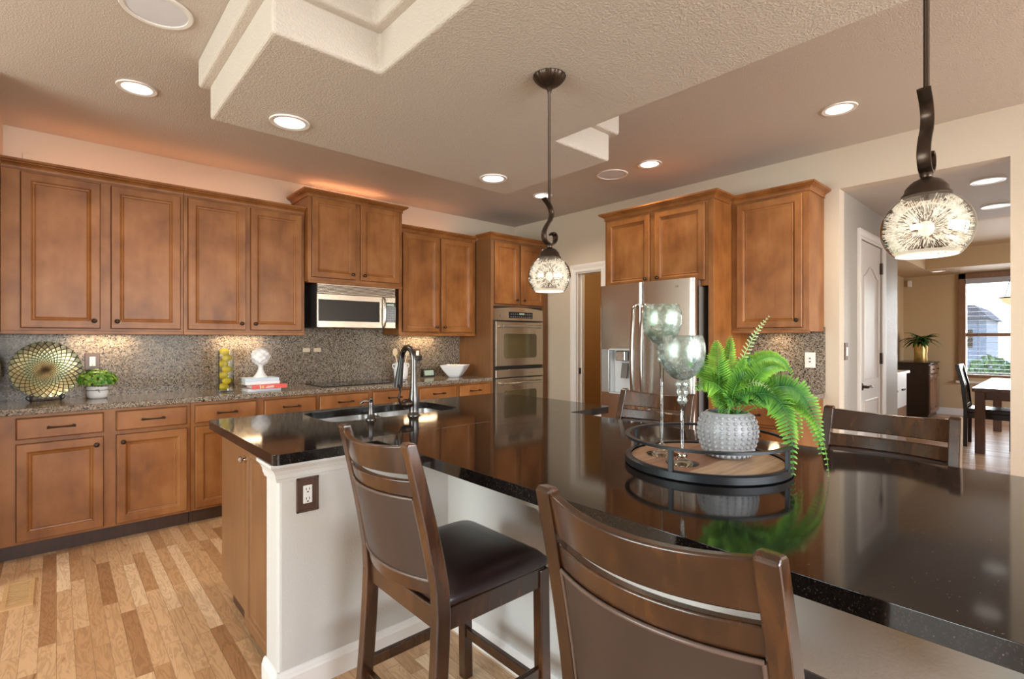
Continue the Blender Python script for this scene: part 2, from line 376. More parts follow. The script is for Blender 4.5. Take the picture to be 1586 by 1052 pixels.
def tray_mat():
    m, nt, b = new_mat('pieced_acacia_wood')
    tc = N(nt, 'ShaderNodeTexCoord')
    sp = N(nt, 'ShaderNodeSeparateXYZ'); L(nt, tc.outputs['Object'], sp.inputs[0])
    ad = N(nt, 'ShaderNodeMath', operation='MULTIPLY_ADD'); ad.inputs[1].default_value = 2.0; ad.inputs[2].default_value = 0.5; L(nt, sp.outputs['Y'], ad.inputs[0])
    bk = ramp(nt, [(0.0, (0.52, 0.36, 0.23)), (0.383, (0.12, 0.06, 0.035)), (0.386, (0.30, 0.155, 0.095)), (0.710, (0.12, 0.06, 0.035)), (0.713, (0.40, 0.235, 0.14))], 'CONSTANT')
    L(nt, ad.outputs[0], bk.inputs['Fac']); mp = tc
    mp2 = N(nt, 'ShaderNodeMapping'); mp2.inputs['Scale'].default_value = (4, 40, 4); L(nt, tc.outputs['Object'], mp2.inputs['Vector'])
    n = N(nt, 'ShaderNodeTexNoise'); n.inputs['Scale'].default_value = 1.5; n.inputs['Detail'].default_value = 5; L(nt, mp2.outputs[0], n.inputs['Vector'])
    r = ramp(nt, [(0.3, (0.68, 0.63, 0.58)), (0.65, (1.1, 1.08, 1.06))]); L(nt, n.outputs['Fac'], r.inputs['Fac'])
    mx = N(nt, 'ShaderNodeMix', data_type='RGBA', blend_type='MULTIPLY'); mx.inputs['Factor'].default_value = 1.0
    L(nt, bk.outputs['Color'], mx.inputs['A']); L(nt, r.outputs['Color'], mx.inputs['B']); L(nt, mx.outputs['Result'], b.inputs['Base Color'])
    b.inputs['Roughness'].default_value = 0.45
    return m
M_['tray_wood'] = tray_mat()

# ------------------------------------------------------------------ mesh helpers
class MB:
    tone = None
    def __init__(s): s.v = []; s.f = []
    def add(s, vs, fs):
        o = len(s.v); s.v += [tuple(p) for p in vs]; s.f += [tuple(i + o for i in f) for f in fs]; return s
    def box(s, x0, x1, y0, y1, z0, z1):
        x0, x1 = min(x0, x1), max(x0, x1); y0, y1 = min(y0, y1), max(y0, y1); z0, z1 = min(z0, z1), max(z0, z1)
        return s.add([(x0, y0, z0), (x1, y0, z0), (x1, y1, z0), (x0, y1, z0), (x0, y0, z1), (x1, y0, z1), (x1, y1, z1), (x0, y1, z1)],
                     [(3, 2, 1, 0), (4, 5, 6, 7), (0, 1, 5, 4), (1, 2, 6, 5), (2, 3, 7, 6), (3, 0, 4, 7)])
    def prism(s, poly, axis, a, b):
        """polygon in the two other axes (cyclic order), extruded along axis from a to b"""
        n = len(poly)
        def P(p, t):
            if axis == 'x': return (t, p[0], p[1])
            if axis == 'y': return (p[0], t, p[1])
            return (p[0], p[1], t)
        vs = [P(p, a) for p in poly] + [P(p, b) for p in poly]
        fs = [tuple(range(n))[::-1], tuple(range(n, 2 * n))] + [(i, (i + 1) % n, n + (i + 1) % n, n + i) for i in range(n)]
        return s.add(vs, fs)
    def lathe(s, prof, n=32, c=(0, 0, 0), cap=True, mod=None):
        vs = []; fs = []
        for (r, z) in prof:
            for k in range(n):
                a = 2 * PI * k / n; q = r * (mod(a) if mod else 1)
                vs.append((c[0] + q * math.cos(a), c[1] + q * math.sin(a), c[2] + z))
        for i in range(len(prof) - 1):
            for k in range(n):
                fs.append((i * n + k, i * n + (k + 1) % n, (i + 1) * n + (k + 1) % n, (i + 1) * n + k))
        if cap:
            fs.append(tuple(range(n))[::-1]); m = (len(prof) - 1) * n; fs.append(tuple(range(m, m + n)))
        return s.add(vs, fs)
    def tube(s, pts, r, n=10, cap=True):
        pts = [Vector(p) for p in pts]; vs = []; fs = []
        up = None
        for i, p in enumerate(pts):
            t = (pts[min(i + 1, len(pts) - 1)] - pts[max(i - 1, 0)]).normalized()
            if up is None:
                up = Vector((0, 0, 1)) if abs(t.z) < 0.9 else Vector((1, 0, 0))
            a = up - t * up.dot(t)
            if a.length < 1e-5: a = Vector((0, 1, 0)) - t * t.y
            a.normalize(); b = t.cross(a); up = a
            q = r[i] if isinstance(r, (list, tuple)) else r
            for k in range(n):
                g = 2 * PI * k / n; vs.append(p + a * (q * math.cos(g)) + b * (q * math.sin(g)))
        for i in range(len(pts) - 1):
            for k in range(n):
                fs.append((i * n + k, i * n + (k + 1) % n, (i + 1) * n + (k + 1) % n, (i + 1) * n + k))
        if cap:
            fs.append(tuple(range(n))[::-1]); m = (len(pts) - 1) * n; fs.append(tuple(range(m, m + n)))
        return s.add(vs, fs)
    def loft(s, rings, cap=True, closed=True):
        n = len(rings[0]); vs = [p for r in rings for p in r]; fs = []
        for i in range(len(rings) - 1):
            for k in range(n if closed else n - 1):
                fs.append((i * n + k, i * n + (k + 1) % n, (i + 1) * n + (k + 1) % n, (i + 1) * n + k))
        if cap:
            fs.append(tuple(range(n))[::-1]); m = (len(rings) - 1) * n; fs.append(tuple(range(m, m + n)))
        return s.add(vs, fs)
    def sweep(s, path, prof, P=lambda a, b, o: (a, b, o)):
        """profile (offset to the right of the path, height) swept with mitred corners along a 2-D path"""
        q = [Vector(p) for p in path]; rings = []
        for i in range(len(q)):
            d0 = (q[i] - q[i - 1]).normalized() if i > 0 else (q[1] - q[0]).normalized()
            d1 = (q[i + 1] - q[i]).normalized() if i < len(q) - 1 else d0
            n0 = Vector((d0.y, -d0.x)); n1 = Vector((d1.y, -d1.x)); b = (n0 + n1); b = b / b.dot(n0)
            rings.append([P(q[i].x + b.x * o, q[i].y + b.y * o, h) for o, h in prof])
        return s.loft(rings)
    def ball(s, c, r, n=20, m=12, sz=1.0):
        prof = [(max(1e-4, r * math.sin(PI * i / m)), -r * sz * math.cos(PI * i / m)) for i in range(m + 1)]
        return s.lathe(prof, n, c)
    def xf(s, M):
        s.v = [tuple(M @ Vector(p)) for p in s.v]; return s

def wpos(o):
    p = Vector((0, 0, 0))
    while o is not None: p += Vector(o.location); o = o.parent
    return p

def obj(name, mb, mat, parent=None, world=False, smooth=0, bevel=0.0, seg=2, loc=None, mats=None):
    """one mesh object. world=True: vertices are given in world space. smooth: auto-smooth angle in degrees"""
    me = bpy.data.meshes.new(name)
    off = Vector((0, 0, 0))
    if loc is not None: off = Vector(loc)
    if world and parent is not None: off = wpos(parent)
    vs = [tuple(Vector(p) - off) for p in mb.v] if (world or loc is not None) else mb.v
    me.from_pydata(vs, [], mb.f)
    bm = bmesh.new(); bm.from_mesh(me); bmesh.ops.recalc_face_normals(bm, faces=bm.faces[:]); bm.to_mesh(me); bm.free()
    if mb.tone:
        at = me.attributes.new('tone', 'FLOAT', 'POINT'); at.data.foreach_set('value', (mb.tone + [0.3] * len(mb.v))[:len(mb.v)])
    me.materials.append(mat)
    if smooth:
        for p in me.polygons: p.use_smooth = True
        me.set_sharp_from_angle(angle=math.radians(smooth))
    me.update()
    o = bpy.data.objects.new(name, me); COL.objects.link(o)
    if loc is not None: o.location = loc
    if parent is not None: o.parent = parent
    if bevel:
        md = o.modifiers.new('bevel', 'BEVEL'); md.width = bevel; md.segments = seg; md.limit_method = 'ANGLE'; md.angle_limit = math.radians(35)
    return o

def thing(name, loc, label, cat, group=None, rz=0):
    o = bpy.data.objects.new(name, None); COL.objects.link(o); o.location = loc; o.rotation_euler = (0, 0, rz)
    o.empty_display_size = 0.05
    return tag(o, label, cat, group)

def tag(o, label, cat, group=None):
    o['label'] = label; o['category'] = cat
    if group: o['group'] = group
    return o

def struct(name, mb, mat, **kw):
    o = obj(name, mb, mat, **kw); o['kind'] = 'structure'; return o

def copy_tree(o, parent=None):
    c = o.copy(); COL.objects.link(c)
    c.parent = parent
    for ch in list(o.children): copy_tree(ch, c)
    return c

# ------------------------------------------------------------------ room shell
CH = 2.767                                   # kitchen ceiling
WX, WY = 4.38, 4.80                          # right wall, back wall
struct('floor', MB().box(-3.72, 11.77, -4.12, 4.92, -0.06, 0), M_['floor'])
struct('ceiling', MB().box(-3.72, 4.50, -4.12, 4.92, CH, CH + 0.1), M_['ceiling'])
struct('wall_back', MB().box(-3.72, 4.50, WY, WY + 0.12, 0, CH), M_['wall'])
struct('wall_left_stub', MB().box(-0.39, -0.265, 3.85, WY, 0, CH), M_['wall'])
rw = MB()
rw.box(WX, WX + 0.12, -4.12, 0.252, 0, CH)
rw.box(WX, WX + 0.12, 0.252, 1.171, 2.462, CH)
rw.box(WX, WX + 0.12, 1.171, 3.388, 0, CH)
rw.box(WX, WX + 0.12, 3.388, 3.752, 2.078, CH)
rw.box(WX, WX + 0.12, 3.752, WY, 0, CH)
struct('wall_right', rw, M_['wall'])
# unseen parts of the great room, with the windows that light it
lw = MB(); lw.box(-3.72, -3.6, -4.12, 0.2, 0, CH); lw.box(-3.72, -3.6, 3.4, 4.92, 0, CH); lw.box(-3.72, -3.6, 0.2, 3.4, 0, 0.65); lw.box(-3.72, -3.6, 0.2, 3.4, 2.35, CH)
struct('wall_left', lw, M_['wall'])
bw = MB(); bw.box(-3.72, -1.0, -4.12, -4.0, 0, CH); bw.box(2.8, 3.0, -4.12, -4.0, 0, CH); bw.box(4.1, 4.5, -4.12, -4.0, 0, CH)
bw.box(-1.0, 4.1, -4.12, -4.0, 0, 0.45); bw.box(-1.0, 4.1, -4.12, -4.0, 2.42, CH)
struct('wall_front', bw, M_['wall'])
def sash(name, boxes):
    m = MB()
    for b in boxes: m.box(*b)
    return struct(name, m, M_['trim'])
sash('window_2', [(-1.0, -0.94, -4.1, -4.02, 0.45, 2.42), (2.74, 2.8, -4.1, -4.02, 0.45, 2.42), (0.86, 0.94, -4.1, -4.02, 0.45, 2.42), (-1, 2.8, -4.1, -4.02, 0.45, 0.52), (-1, 2.8, -4.1, -4.02, 2.35, 2.42), (-1, 2.8, -4.08, -4.04, 1.40, 1.44)])
sash('window_3', [(3.0, 3.06, -4.1, -4.02, 0.45, 2.42), (4.04, 4.1, -4.1, -4.02, 0.45, 2.42), (3, 4.1, -4.1, -4.02, 0.45, 0.52), (3, 4.1, -4.1, -4.02, 2.35, 2.42), (3, 4.1, -4.08, -4.04, 1.40, 1.44)])
sash('window_4', [(-3.7, -3.62, 0.2, 0.27, 0.65, 2.35), (-3.7, -3.62, 3.33, 3.4, 0.65, 2.35), (-3.7, -3.62, 1.77, 1.83, 0.65, 2.35), (-3.7, -3.62, 0.2, 3.4, 0.65, 0.72), (-3.7, -3.62, 0.2, 3.4, 2.28, 2.35), (-3.68, -3.64, 0.2, 3.4, 1.48, 1.52)])

# passage and dining room
HC = 2.462
struct('ceiling_hall', MB().box(4.50, 6.449, -2.62, 1.29, HC, HC + 0.08), M_['ceiling'])
hw = MB(); hw.box(4.50, 4.93, 1.171, 1.29, 0, HC); hw.box(4.93, 5.63, 1.171, 1.29, 2.16, HC); hw.box(5.63, 6.28, 1.171, 1.29, 0, HC)
struct('wall_hall', hw, M_['wall_hall'])
dc = MB(); dc.box(6.55, 10.55, -2.62, 1.6, CH, CH + 0.1); dc.box(6.28, 6.55, 1.291, 2.2, HC, CH + 0.1); dc.box(6.45, 6.55, -2.62, 1.29, HC, CH + 0.1)
dc.box(6.551, 11.77, 1.6, 2.2, HC, CH + 0.1); dc.box(10.55, 11.77, -2.62, 1.599, HC, CH + 0.1)
struct('ceiling_dining', dc, M_['wall_dining'])
struct('wall_dining_left', MB().box(6.16, 6.28, 1.29, 2.08, 0, HC).box(6.16, 11.77, 2.08, 2.2, 0, HC), M_['wall_dining'])
dw = MB(); dw.box(11.65, 11.77, 1.26, 2.2, 0, HC); dw.box(11.65, 11.77, 0.15, 1.26, 0, 0.66); dw.box(11.65, 11.77, 0.15, 1.26, 2.40, HC); dw.box(11.65, 11.77, -2.62, 0.15, 0, HC)
struct('wall_dining_end', dw, M_['wall_dining'])
ds = MB(); ds.box(4.5, 7.3, -2.62, -2.5, 0, CH); ds.box(9.9, 11.77, -2.62, -2.5, 0, CH); ds.box(7.3, 9.9, -2.62, -2.5, 0, 0.55); ds.box(7.3, 9.9, -2.62, -2.5, 2.4, CH)
struct('wall_dining_right', ds, M_['wall_dining'])
sash('window_5', [(7.3, 7.37, -2.6, -2.52, 0.55, 2.4), (9.83, 9.9, -2.6, -2.52, 0.55, 2.4), (8.56, 8.64, -2.6, -2.52, 0.55, 2.4), (7.3, 9.9, -2.6, -2.52, 0.55, 0.62), (7.3, 9.9, -2.6, -2.52, 2.33, 2.4)])
# closet behind the narrow doorway
cl = MB(); cl.box(4.5, 6.0, 4.3, 4.4, 0, HC); cl.box(5.9, 6.0, 2.6, 4.3, 0, HC); cl.box(4.5, 5.9, 2.6, 2.7, 0, HC); cl.box(4.5, 6.0, 2.6, 4.4, HC, HC + 0.06)
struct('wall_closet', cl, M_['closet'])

CAS = [(0, 0), (0, 0.012), (0.010, 0.015), (0.030, 0.014), (0.045, 0.019), (0.062, 0.024), (0.080, 0.024), (0.085, 0.020), (0.085, 0)]
m = MB().sweep([(3.405, 0), (3.405, 2.08), (3.755, 2.08), (3.755, 0)], [(-o, h) for o, h in CAS], lambda a, b, o: (WX - o, a, b))
m.box(WX, WX + 0.12, 3.74, 3.755, 0, 2.08); m.box(WX, WX + 0.12, 3.385, 3.405, 0, 2.08); m.box(WX, WX + 0.12, 3.405, 3.74, 2.065, 2.08)
m.box(WX + 0.05, WX + 0.09, 3.725, 3.7399, 0, 2.064)
struct('trim_1', m, M_['trim'])
cl_ = bpy.data.lights.new('closet_lamp', 'POINT'); cl_.energy = 14; cl_.color = (1, 0.80, 0.55); cl_.shadow_soft_size = 0.08
o = bpy.data.objects.new('closet_lamp', cl_); COL.objects.link(o); o.location = (5.2, 3.2, 2.3)
sp = obj('strike_plate', MB().box(WX + 0.02, WX + 0.05, 3.735, 3.7395, 0.93, 1.0), M_['bronze']); tag(sp, 'dark strike plate in the white jamb of the narrow doorway', 'strike plate')

# passage door (seen very obliquely on the passage's left wall)
dY = 1.171
m = MB().sweep([(4.93, 0), (4.93, 2.16), (5.63, 2.16), (5.63, 0)], [(-o * 0.9, h) for o, h in CAS], lambda a, b, o: (a, dY - o, b))
struct('trim_2', m, M_['trim'])
door = struct('door_1', MB().box(4.932, 5.628, dY + 0.004, dY + 0.04, 0.008, 2.155), M_['trim'])
def arch_panel(x0, x1, z0, z1, arch):
    """raised bead outlining a door panel, arched at the top"""
    pts = [(x0, z0), (x1, z0), (x1, z1)]
    for i in range(1, 12):
        t = i / 12; x = x1 + (x0 - x1) * t
        pts.append((x, z1 + arch * (0.5 - 0.5 * math.cos(2 * PI * t))))
    pts.append((x0, z1)); pts.append((x0, z0)); pts.append((x1, z0))
    return MB().tube([(x, dY + 0.002, z) for x, z in pts[:-1]], 0.010, 6)
obj('door_panel', arch_panel(5.05, 5.51, 0.98, 1.86, 0.09), M_['trim'], door, smooth=60)
obj('door_panel', arch_panel(5.05, 5.51, 0.25, 0.80, 0.0), M_['trim'], door, smooth=60)
hd = MB(); hd.lathe([(0.03, 0), (0.03, 0.012), (0.012, 0.016), (0.012, 0.05)], 16); hd.xf(Matrix.Translation((4.99, dY + 0.004, 0.93)) @ Matrix.Rotation(PI / 2, 4, 'X'))
hd.tube([(4.99, dY - 0.045, 0.93), (5.05, dY - 0.05, 0.935), (5.11, dY - 0.045, 0.925)], 0.009, 8)
obj('door_handle', hd, M_['bronze'], door, smooth=40)
for z in (0.28, 1.10, 1.92): obj('hinge', MB().box(5.60, 5.645, dY - 0.014, dY + 0.004, z, z + 0.10), M_['bronze'], door)
# baseboards
m = MB(); m.box(11.65, 11.635, -2.5, 2.08, 0, 0.12); m.box(6.28, 11.65, 2.065, 2.08, 0, 0.12)
struct('baseboard_dining', m, M_['trim'], bevel=0.004)
m = MB(); m.box(WX, WX - 0.015, -4.0, 0.252, 0, 0.11); m.box(WX, WX - 0.015, 1.171, 1.26, 0, 0.11); m.box(WX, WX - 0.015, 3.85, 4.18, 0, 0.11); m.box(4.5, 4.85, dY, dY - 0.015, 0, 0.11); m.box(5.72, 6.28, dY, dY - 0.015, 0, 0.11)
struct('baseboard_right', m, M_['trim'], bevel=0.004)

# ------------------------------------------------------------------ T-shaped dropped soffit over the island
def tee(g):
    return [(0.587 - g, 2.965 + g), (0.587 - g, 1.962 - g), (1.018 - g, 1.962 - g), (1.018 - g, -0.75 - g), (2.118 + g, -0.75 - g), (2.118 + g, 1.962 - g), (2.605 + g, 1.962 - g), (2.605 + g, 2.965 + g)]
ZS = 2.456
s1 = struct('ceiling_soffit', MB().prism(tee(0), 'z', ZS, 2.63), M_['soffit'], bevel=0.014, seg=3)
s2 = struct('ceiling_soffit_step', MB().prism(tee(0.045), 'z', 2.622, CH), M_['soffit'], bevel=0.014, seg=3)

# ------------------------------------------------------------------ ceiling fixtures
def downlight(x, y, z, label, power=9):
    t = thing('recessed_light', (x, y, z), label, 'ceiling light', 'recessed lights')
    obj('trim_ring', MB().lathe([(0.072, -0.001), (0.074, -0.006), (0.095, -0.008), (0.098, -0.001)], 36, cap=False), M_['trim'], t, smooth=40)
    obj('lens', MB().lathe([(0.001, -0.0035), (0.073, -0.0035), (0.073, -0.0005), (0.001, -0.0005)], 36), M_['lens'] if power > 0 else M_['lens_hall'], t)
    if power <= 0: return t
    l = bpy.data.lights.new('recessed_light_beam', 'SPOT'); l.energy = power; l.spot_size = math.radians(140); l.spot_blend = 0.7; l.color = (1.0, 0.84, 0.66); l.shadow_soft_size = 0.06
    o = bpy.data.objects.new('recessed_light_beam', l); COL.objects.link(o); o.location = (0, 0, -0.02); o.parent = t
DL = 42
downlight(0.343, 3.582, CH, 'lit recessed light on the main ceiling, above the left upper cabinets', DL)
downlight(3.618, 3.553, CH, 'lit recessed light partly behind the far pendant rod, near the oven corner', DL)
downlight(3.617, 2.32, CH, 'lit recessed light above the cabinets over the refrigerator', DL)
downlight(3.624, 0.969, CH, 'lit recessed light on the right ceiling, near the wide passage opening', DL)
downlight(0.90, 2.718, ZS, 'lit recessed light on the dropped soffit, at its left corner', DL)
downlight(2.272, 2.713, ZS, 'lit recessed light on the dropped soffit, near the far pendant', DL)
downlight(4.951, 0.40, HC, 'lit recessed light in the passage ceiling, nearer of two', 0)
downlight(5.936, 0.43, HC, 'lit recessed light in the passage ceiling, farther of two', 0)
downlight(10.95, 1.50, HC, 'small lit recessed light on the dining room ceiling edge', 0)

def speaker(x, y, label):
    t = thing('ceiling_speaker', (x, y, CH), label, 'speaker', 'round ceiling speakers')
    obj('ring', MB().lathe([(0.115, -0.001), (0.116, -0.008), (0.132, -0.009), (0.137, -0.001)], 40, cap=False), M_['trim'], t, smooth=40)
    obj('grille', MB().lathe([(0.001, -0.005), (0.08, -0.006), (0.116, -0.004), (0.116, -0.0005), (0.001, -0.0005)], 40), M_['grille'], t, smooth=30)
speaker(0.326, 2.674, 'large round grey speaker in the left ceiling beside the soffit')
speaker(3.601, 2.686, 'round pale speaker in the right ceiling, beside the recessed light over the refrigerator')

# ------------------------------------------------------------------ cabinet builder
class Face:
    """a flat cabinet front: u to the viewer's right, v up, d out of the wall towards the viewer"""
    def __init__(s, kind, pos): s.k = kind; s.p = pos
    def __call__(s, u, v, d):
        if s.k == 'back': return (u, s.p - d, v)            # faces -Y, u = X
        return (s.p - d, -u, v)                             # faces -X, u = -Y

def panel_door(F, u0, u1, v0, v1, th=0.020, fw=0.052):
    """five-piece door: mitred frame, moulded inner edge, recessed flat panel"""
    rings = [(0, 0), (0, th - 0.004), (0.004, th), (fw - 0.006, th), (fw, th - 0.003), (fw + 0.004, th - 0.009), (fw + 0.012, th - 0.011), (fw + 0.016, th - 0.008), (fw + 0.020, th - 0.010)]
    vs = []; fs = []
    for (i, d) in rings:
        vs += [F(u0 + i, v0 + i, d), F(u1 - i, v0 + i, d), F(u1 - i, v1 - i, d), F(u0 + i, v1 - i, d)]
    n = len(rings)
    for r in range(n - 1):
        for k in range(4): fs.append((r * 4 + k, r * 4 + (k + 1) % 4, r * 4 + 4 + (k + 1) % 4, r * 4 + 4 + k))
    fs.append((0, 3, 2, 1)); e = (n - 1) * 4; fs.append((e, e + 1, e + 2, e + 3))
    return MB().add(vs, fs)

def slab(F, u0, u1, v0, v1, th=0.020):
    rings = [(0, 0), (0, th - 0.006), (0.006, th), ]
    vs = []; fs = []
    for (i, d) in rings: vs += [F(u0 + i, v0 + i, d), F(u1 - i, v0 + i, d), F(u1 - i, v1 - i, d), F(u0 + i, v1 - i, d)]
    for r in range(2):
        for k in range(4): fs.append((r * 4 + k, r * 4 + (k + 1) % 4, r * 4 + 4 + (k + 1) % 4, r * 4 + 4 + k))
    fs += [(0, 3, 2, 1), (8, 9, 10, 11)]
    return MB().add(vs, fs)

def fbox(F, u0, u1, v0, v1, d0, d1, mb=None):
    mb = mb or MB()
    P = [F(u, v, d) for d in (d0, d1) for v in (v0, v1) for u in (u0, u1)]
    return mb.add(P, [(0, 1, 3, 2), (4, 6, 7, 5), (0, 4, 5, 1), (2, 3, 7, 6), (0, 2, 6, 4), (1, 5, 7, 3)])

def knob_mb(F, u, v, d):
    prof = [(0.008, 0), (0.006, 0.004), (0.0055, 0.012), (0.013, 0.017), (0.0155, 0.022), (0.013, 0.027), (0.006, 0.030), (0.001, 0.031)]
    n = 14; vs = []; fs = []
    for (r, z) in prof:
        for k in range(n): vs.append(F(u + r * math.cos(2 * PI * k / n), v + r * math.sin(2 * PI * k / n), d + z))
    for i in range(len(prof) - 1):
        for k in range(n): fs.append((i * n + k, i * n + (k + 1) % n, (i + 1) * n + (k + 1) % n, (i + 1) * n + k))
    fs.append(tuple(range(n)))
    fs.append(tuple(range((len(prof) - 1) * n, len(prof) * n)))
    return MB().add(vs, fs)

def pull_mb(F, u, v, d, w=0.115):
    h = w / 2; m = MB()
    for s in (-1, 1):
        m.tube([F(u + s * h, v, d), F(u + s * h, v, d + 0.012)], [0.009, 0.0075], 10)
        m.tube([F(u + s * h, v, d + 0.008), F(u + s * h, v, d + 0.028)], 0.0055, 8)
    m.tube([F(u - h - 0.008, v, d + 0.028), F(u - h + 0.02, v, d + 0.030), F(u, v, d + 0.033), F(u + h - 0.02, v, d + 0.030), F(u + h + 0.008, v, d + 0.028)], [0.0075, 0.0055, 0.0042, 0.0055, 0.0075], 8)
    return m

def crown_mb(F, u0, u1, zt, depth, ret_l=True, ret_r=True, h=0.062, out=0.048, dl=None, dr=None):
    """crown moulding: profile swept along the front and back along the returns"""
    prof = [(0.0, 0.0), (0.008, 0.0), (0.008, 0.008), (0.004, 0.010), (0.006, 0.018), (0.012, 0.027), (0.022, 0.034), (0.034, 0.038), (0.034, 0.043), (out - 0.006, 0.045), (out, 0.050), (out, h), (0.0, h)]
    z0 = zt - h; secs = []
    el = 1 if ret_l else 0; er = 1 if ret_r else 0
    def ring(k):
        r = []
        for (p, z) in prof:
            if k == 0: q = F(u0 - p * el, z0 + z, -(dl or depth))
            elif k == 1: q = F(u0 - p * el, z0 + z, p)
            elif k == 2: q = F(u1 + p * er, z0 + z, p)
            else: q = F(u1 + p * er, z0 + z, -(dr or depth))
            r.append(q)
        return r
    ks = ([0] if ret_l else []) + [1, 2] + ([3] if ret_r else [])
    return MB().loft([ring(k) for k in ks])

def cabinet(name, F, base, u0, u1, v0, v1, depth, label, group, doors=(), drawers=(), crown=None, toe=None, rail=False, side=None):
    """doors: (u0,u1,v0,v1,knob_u,knob_v); drawers: (u0,u1,v0,v1)"""
    t = thing(name, base, label, 'cabinet', group)
    obj('carcass', fbox(F, u0, u1, v0, v1, -depth, 0), side or M_['cab'], t, world=True, bevel=0.0015)
    for (a, b, c, d, ku, kv) in doors:
        dm = panel_door(F, a, b, c, d)
        g = fbox(F, a - 0.003, b + 0.003, c - 0.003, d + 0.003, -0.001, 0.0012)
        obj('door_gap_shade', g, M_['gap_shade'], t, world=True)  # dark sheet behind the door, painting the shade around its edge
        o = obj('door', dm, M_['cab'], t, world=True)
        obj('knob', knob_mb(F, ku, kv, 0.020), M_['bronze'], o, world=True, smooth=40)
    for (a, b, c, d) in drawers:
        obj('drawer_gap_shade', fbox(F, a - 0.003, b + 0.003, c - 0.003, d + 0.003, -0.001, 0.0012), M_['gap_shade'], t, world=True)
        o = obj('drawer', slab(F, a, b, c, d), M_['cab'], t, world=True)
        obj('pull', pull_mb(F, (a + b) / 2, (c + d) / 2, 0.020), M_['bronze'], o, world=True, smooth=40)
    if crown: obj('crown_moulding', crown_mb(F, u0, u1, crown[0], depth, *crown[1:]), M_['cab'], t, world=True)
    if rail: obj('light_rail', fbox(F, u0, u1, v0 - 0.012, v0 + 0.012, -0.02, 0.012), M_['cab'], t, world=True, bevel=0.003)
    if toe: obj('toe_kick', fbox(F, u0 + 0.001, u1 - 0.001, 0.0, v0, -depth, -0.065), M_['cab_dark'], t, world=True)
    return t

FU = Face('back', 4.47); FB = Face('back', 4.205); FH = Face('back', 4.40); FT = Face('back', 4.205)
GU, GB = 'upper wall cabinets', 'base cabinets'
UZ0, UZ1 = 1.372, 2.43
def ud(a, b, kn): return (a, b, 1.402, 2.392, (b - 0.032) if kn == 'r' else (a + 0.032), 1.452)
cabinet('upper_cabinet', FU, (0.22, 4.8, UZ0), -0.258, 0.709, UZ0, UZ1, 0.328, 'wide brown upper cabinet with two doors, above the plate and potted plant', GU,
        [ud(-0.167, 0.224, 'r'), ud(0.283, 0.689, 'l')], crown=(2.466, False, False), rail=True)
cabinet('upper_cabinet', FU, (1.16, 4.8, UZ0), 0.711, 1.602, UZ0, UZ1, 0.328, 'brown two-door upper cabinet above the lemon vase and books', GU,
        [ud(0.738, 1.134, 'r'), ud(1.172, 1.575, 'l')], crown=(2.466, False, False), rail=True)
cabinet('upper_cabinet', FH, (2.06, 4.8, 1.826), 1.606, 2.518, 1.828, 2.585, 0.398, 'raised short brown cabinet above the microwave, with crown on both sides', GU,
        [(1.640, 2.035, 1.868, 2.565, 2.002, 1.912), (2.083, 2.480, 1.868, 2.565, 2.116, 1.912)], crown=(2.622, True, True), rail=True)
cabinet('upper_cabinet', FU, (3.0, 4.8, UZ0), 2.522, 3.478, UZ0, UZ1, 0.328, 'brown two-door upper cabinet between the microwave and the wall ovens', GU,
        [ud(2.56, 2.985, 'r'), ud(3.02, 3.43, 'l')], crown=(2.466, False, False), rail=True)
tower = cabinet('oven_tower', FT, (3.93, 4.8, 0), 3.492, 4.372, 0.10, 2.43, 0.592, 'tall brown cabinet tower in the corner housing the wall ovens', None,
        [(3.535, 3.885, 1.715, 2.392, 3.852, 1.765), (3.925, 4.285, 1.715, 2.392, 3.958, 1.765)], crown=(2.480, True, False, 0.062, 0.048, 0.215), toe=True, side=M_['cab_side'])
DRZ = (0.728, 0.853); DOZ = (0.118, 0.698)
def bd(a, b, kn): return (a, b, DOZ[0], DOZ[1], (b - 0.035) if kn == 'r' else (a + 0.035), 0.652)
def bcab(u0, u1, a, b, c, d, label):
    cabinet('base_cabinet', FB, ((u0 + u1) / 2, 4.8, 0), u0, u1, 0.10, 0.874, 0.59, label, GB, [bd(a, b, 'r'), bd(c, d, 'l')],
            [(a, b) + DRZ, (c, d) + DRZ], toe=True)
bcab(-0.258, 0.709, -0.177, 0.227, 0.293, 0.687, 'brown base cabinet with two drawers over two doors, at the left end of the counter')
bcab(0.711, 1.606, 0.738, 1.139, 1.200, 1.595, 'brown base cabinet under the books, partly hidden by the black island')
bcab(1.608, 2.556, 1.630, 2.065, 2.109, 2.527, 'brown base cabinet below the cooktop, its drawers showing over the sink')
bcab(2.558, 3.488, 2.591, 3.017, 3.065, 3.450, 'brown base cabinet beside the oven tower, below the white bowl')

# under-cabinet strip lights and the warm light on top of the cabinets
def tube_light(name, x0, x1, y, z, power, color, down=True, parent=None):
    l = bpy.data.lights.new(name, 'AREA'); l.shape = 'RECTANGLE'; l.size = x1 - x0; l.size_y = 0.03; l.energy = power; l.color = color
    o = bpy.data.objects.new(name, l); COL.objects.link(o); o.location = ((x0 + x1) / 2, y, z)
    o.rotation_euler = (0, 0, 0) if down else (PI, 0, 0)
for (x0, x1, p) in ((0.08, 0.42, 2.4), (0.98, 1.32, 2.4), (2.72, 3.12, 2.6)):
    tube_light('under_cabinet_light', x0, x1, 4.70, 1.364, p, (1.0, 0.72, 0.42))
for (x0, x1, z, p) in ((-0.2, 1.5, 2.475, 1.9), (1.7, 2.45, 2.63, 1.5), (2.6, 3.4, 2.475, 0.7)):
    tube_light('cabinet_top_light', x0, x1, 4.66, z, p, (1.0, 0.40, 0.17), down=False)

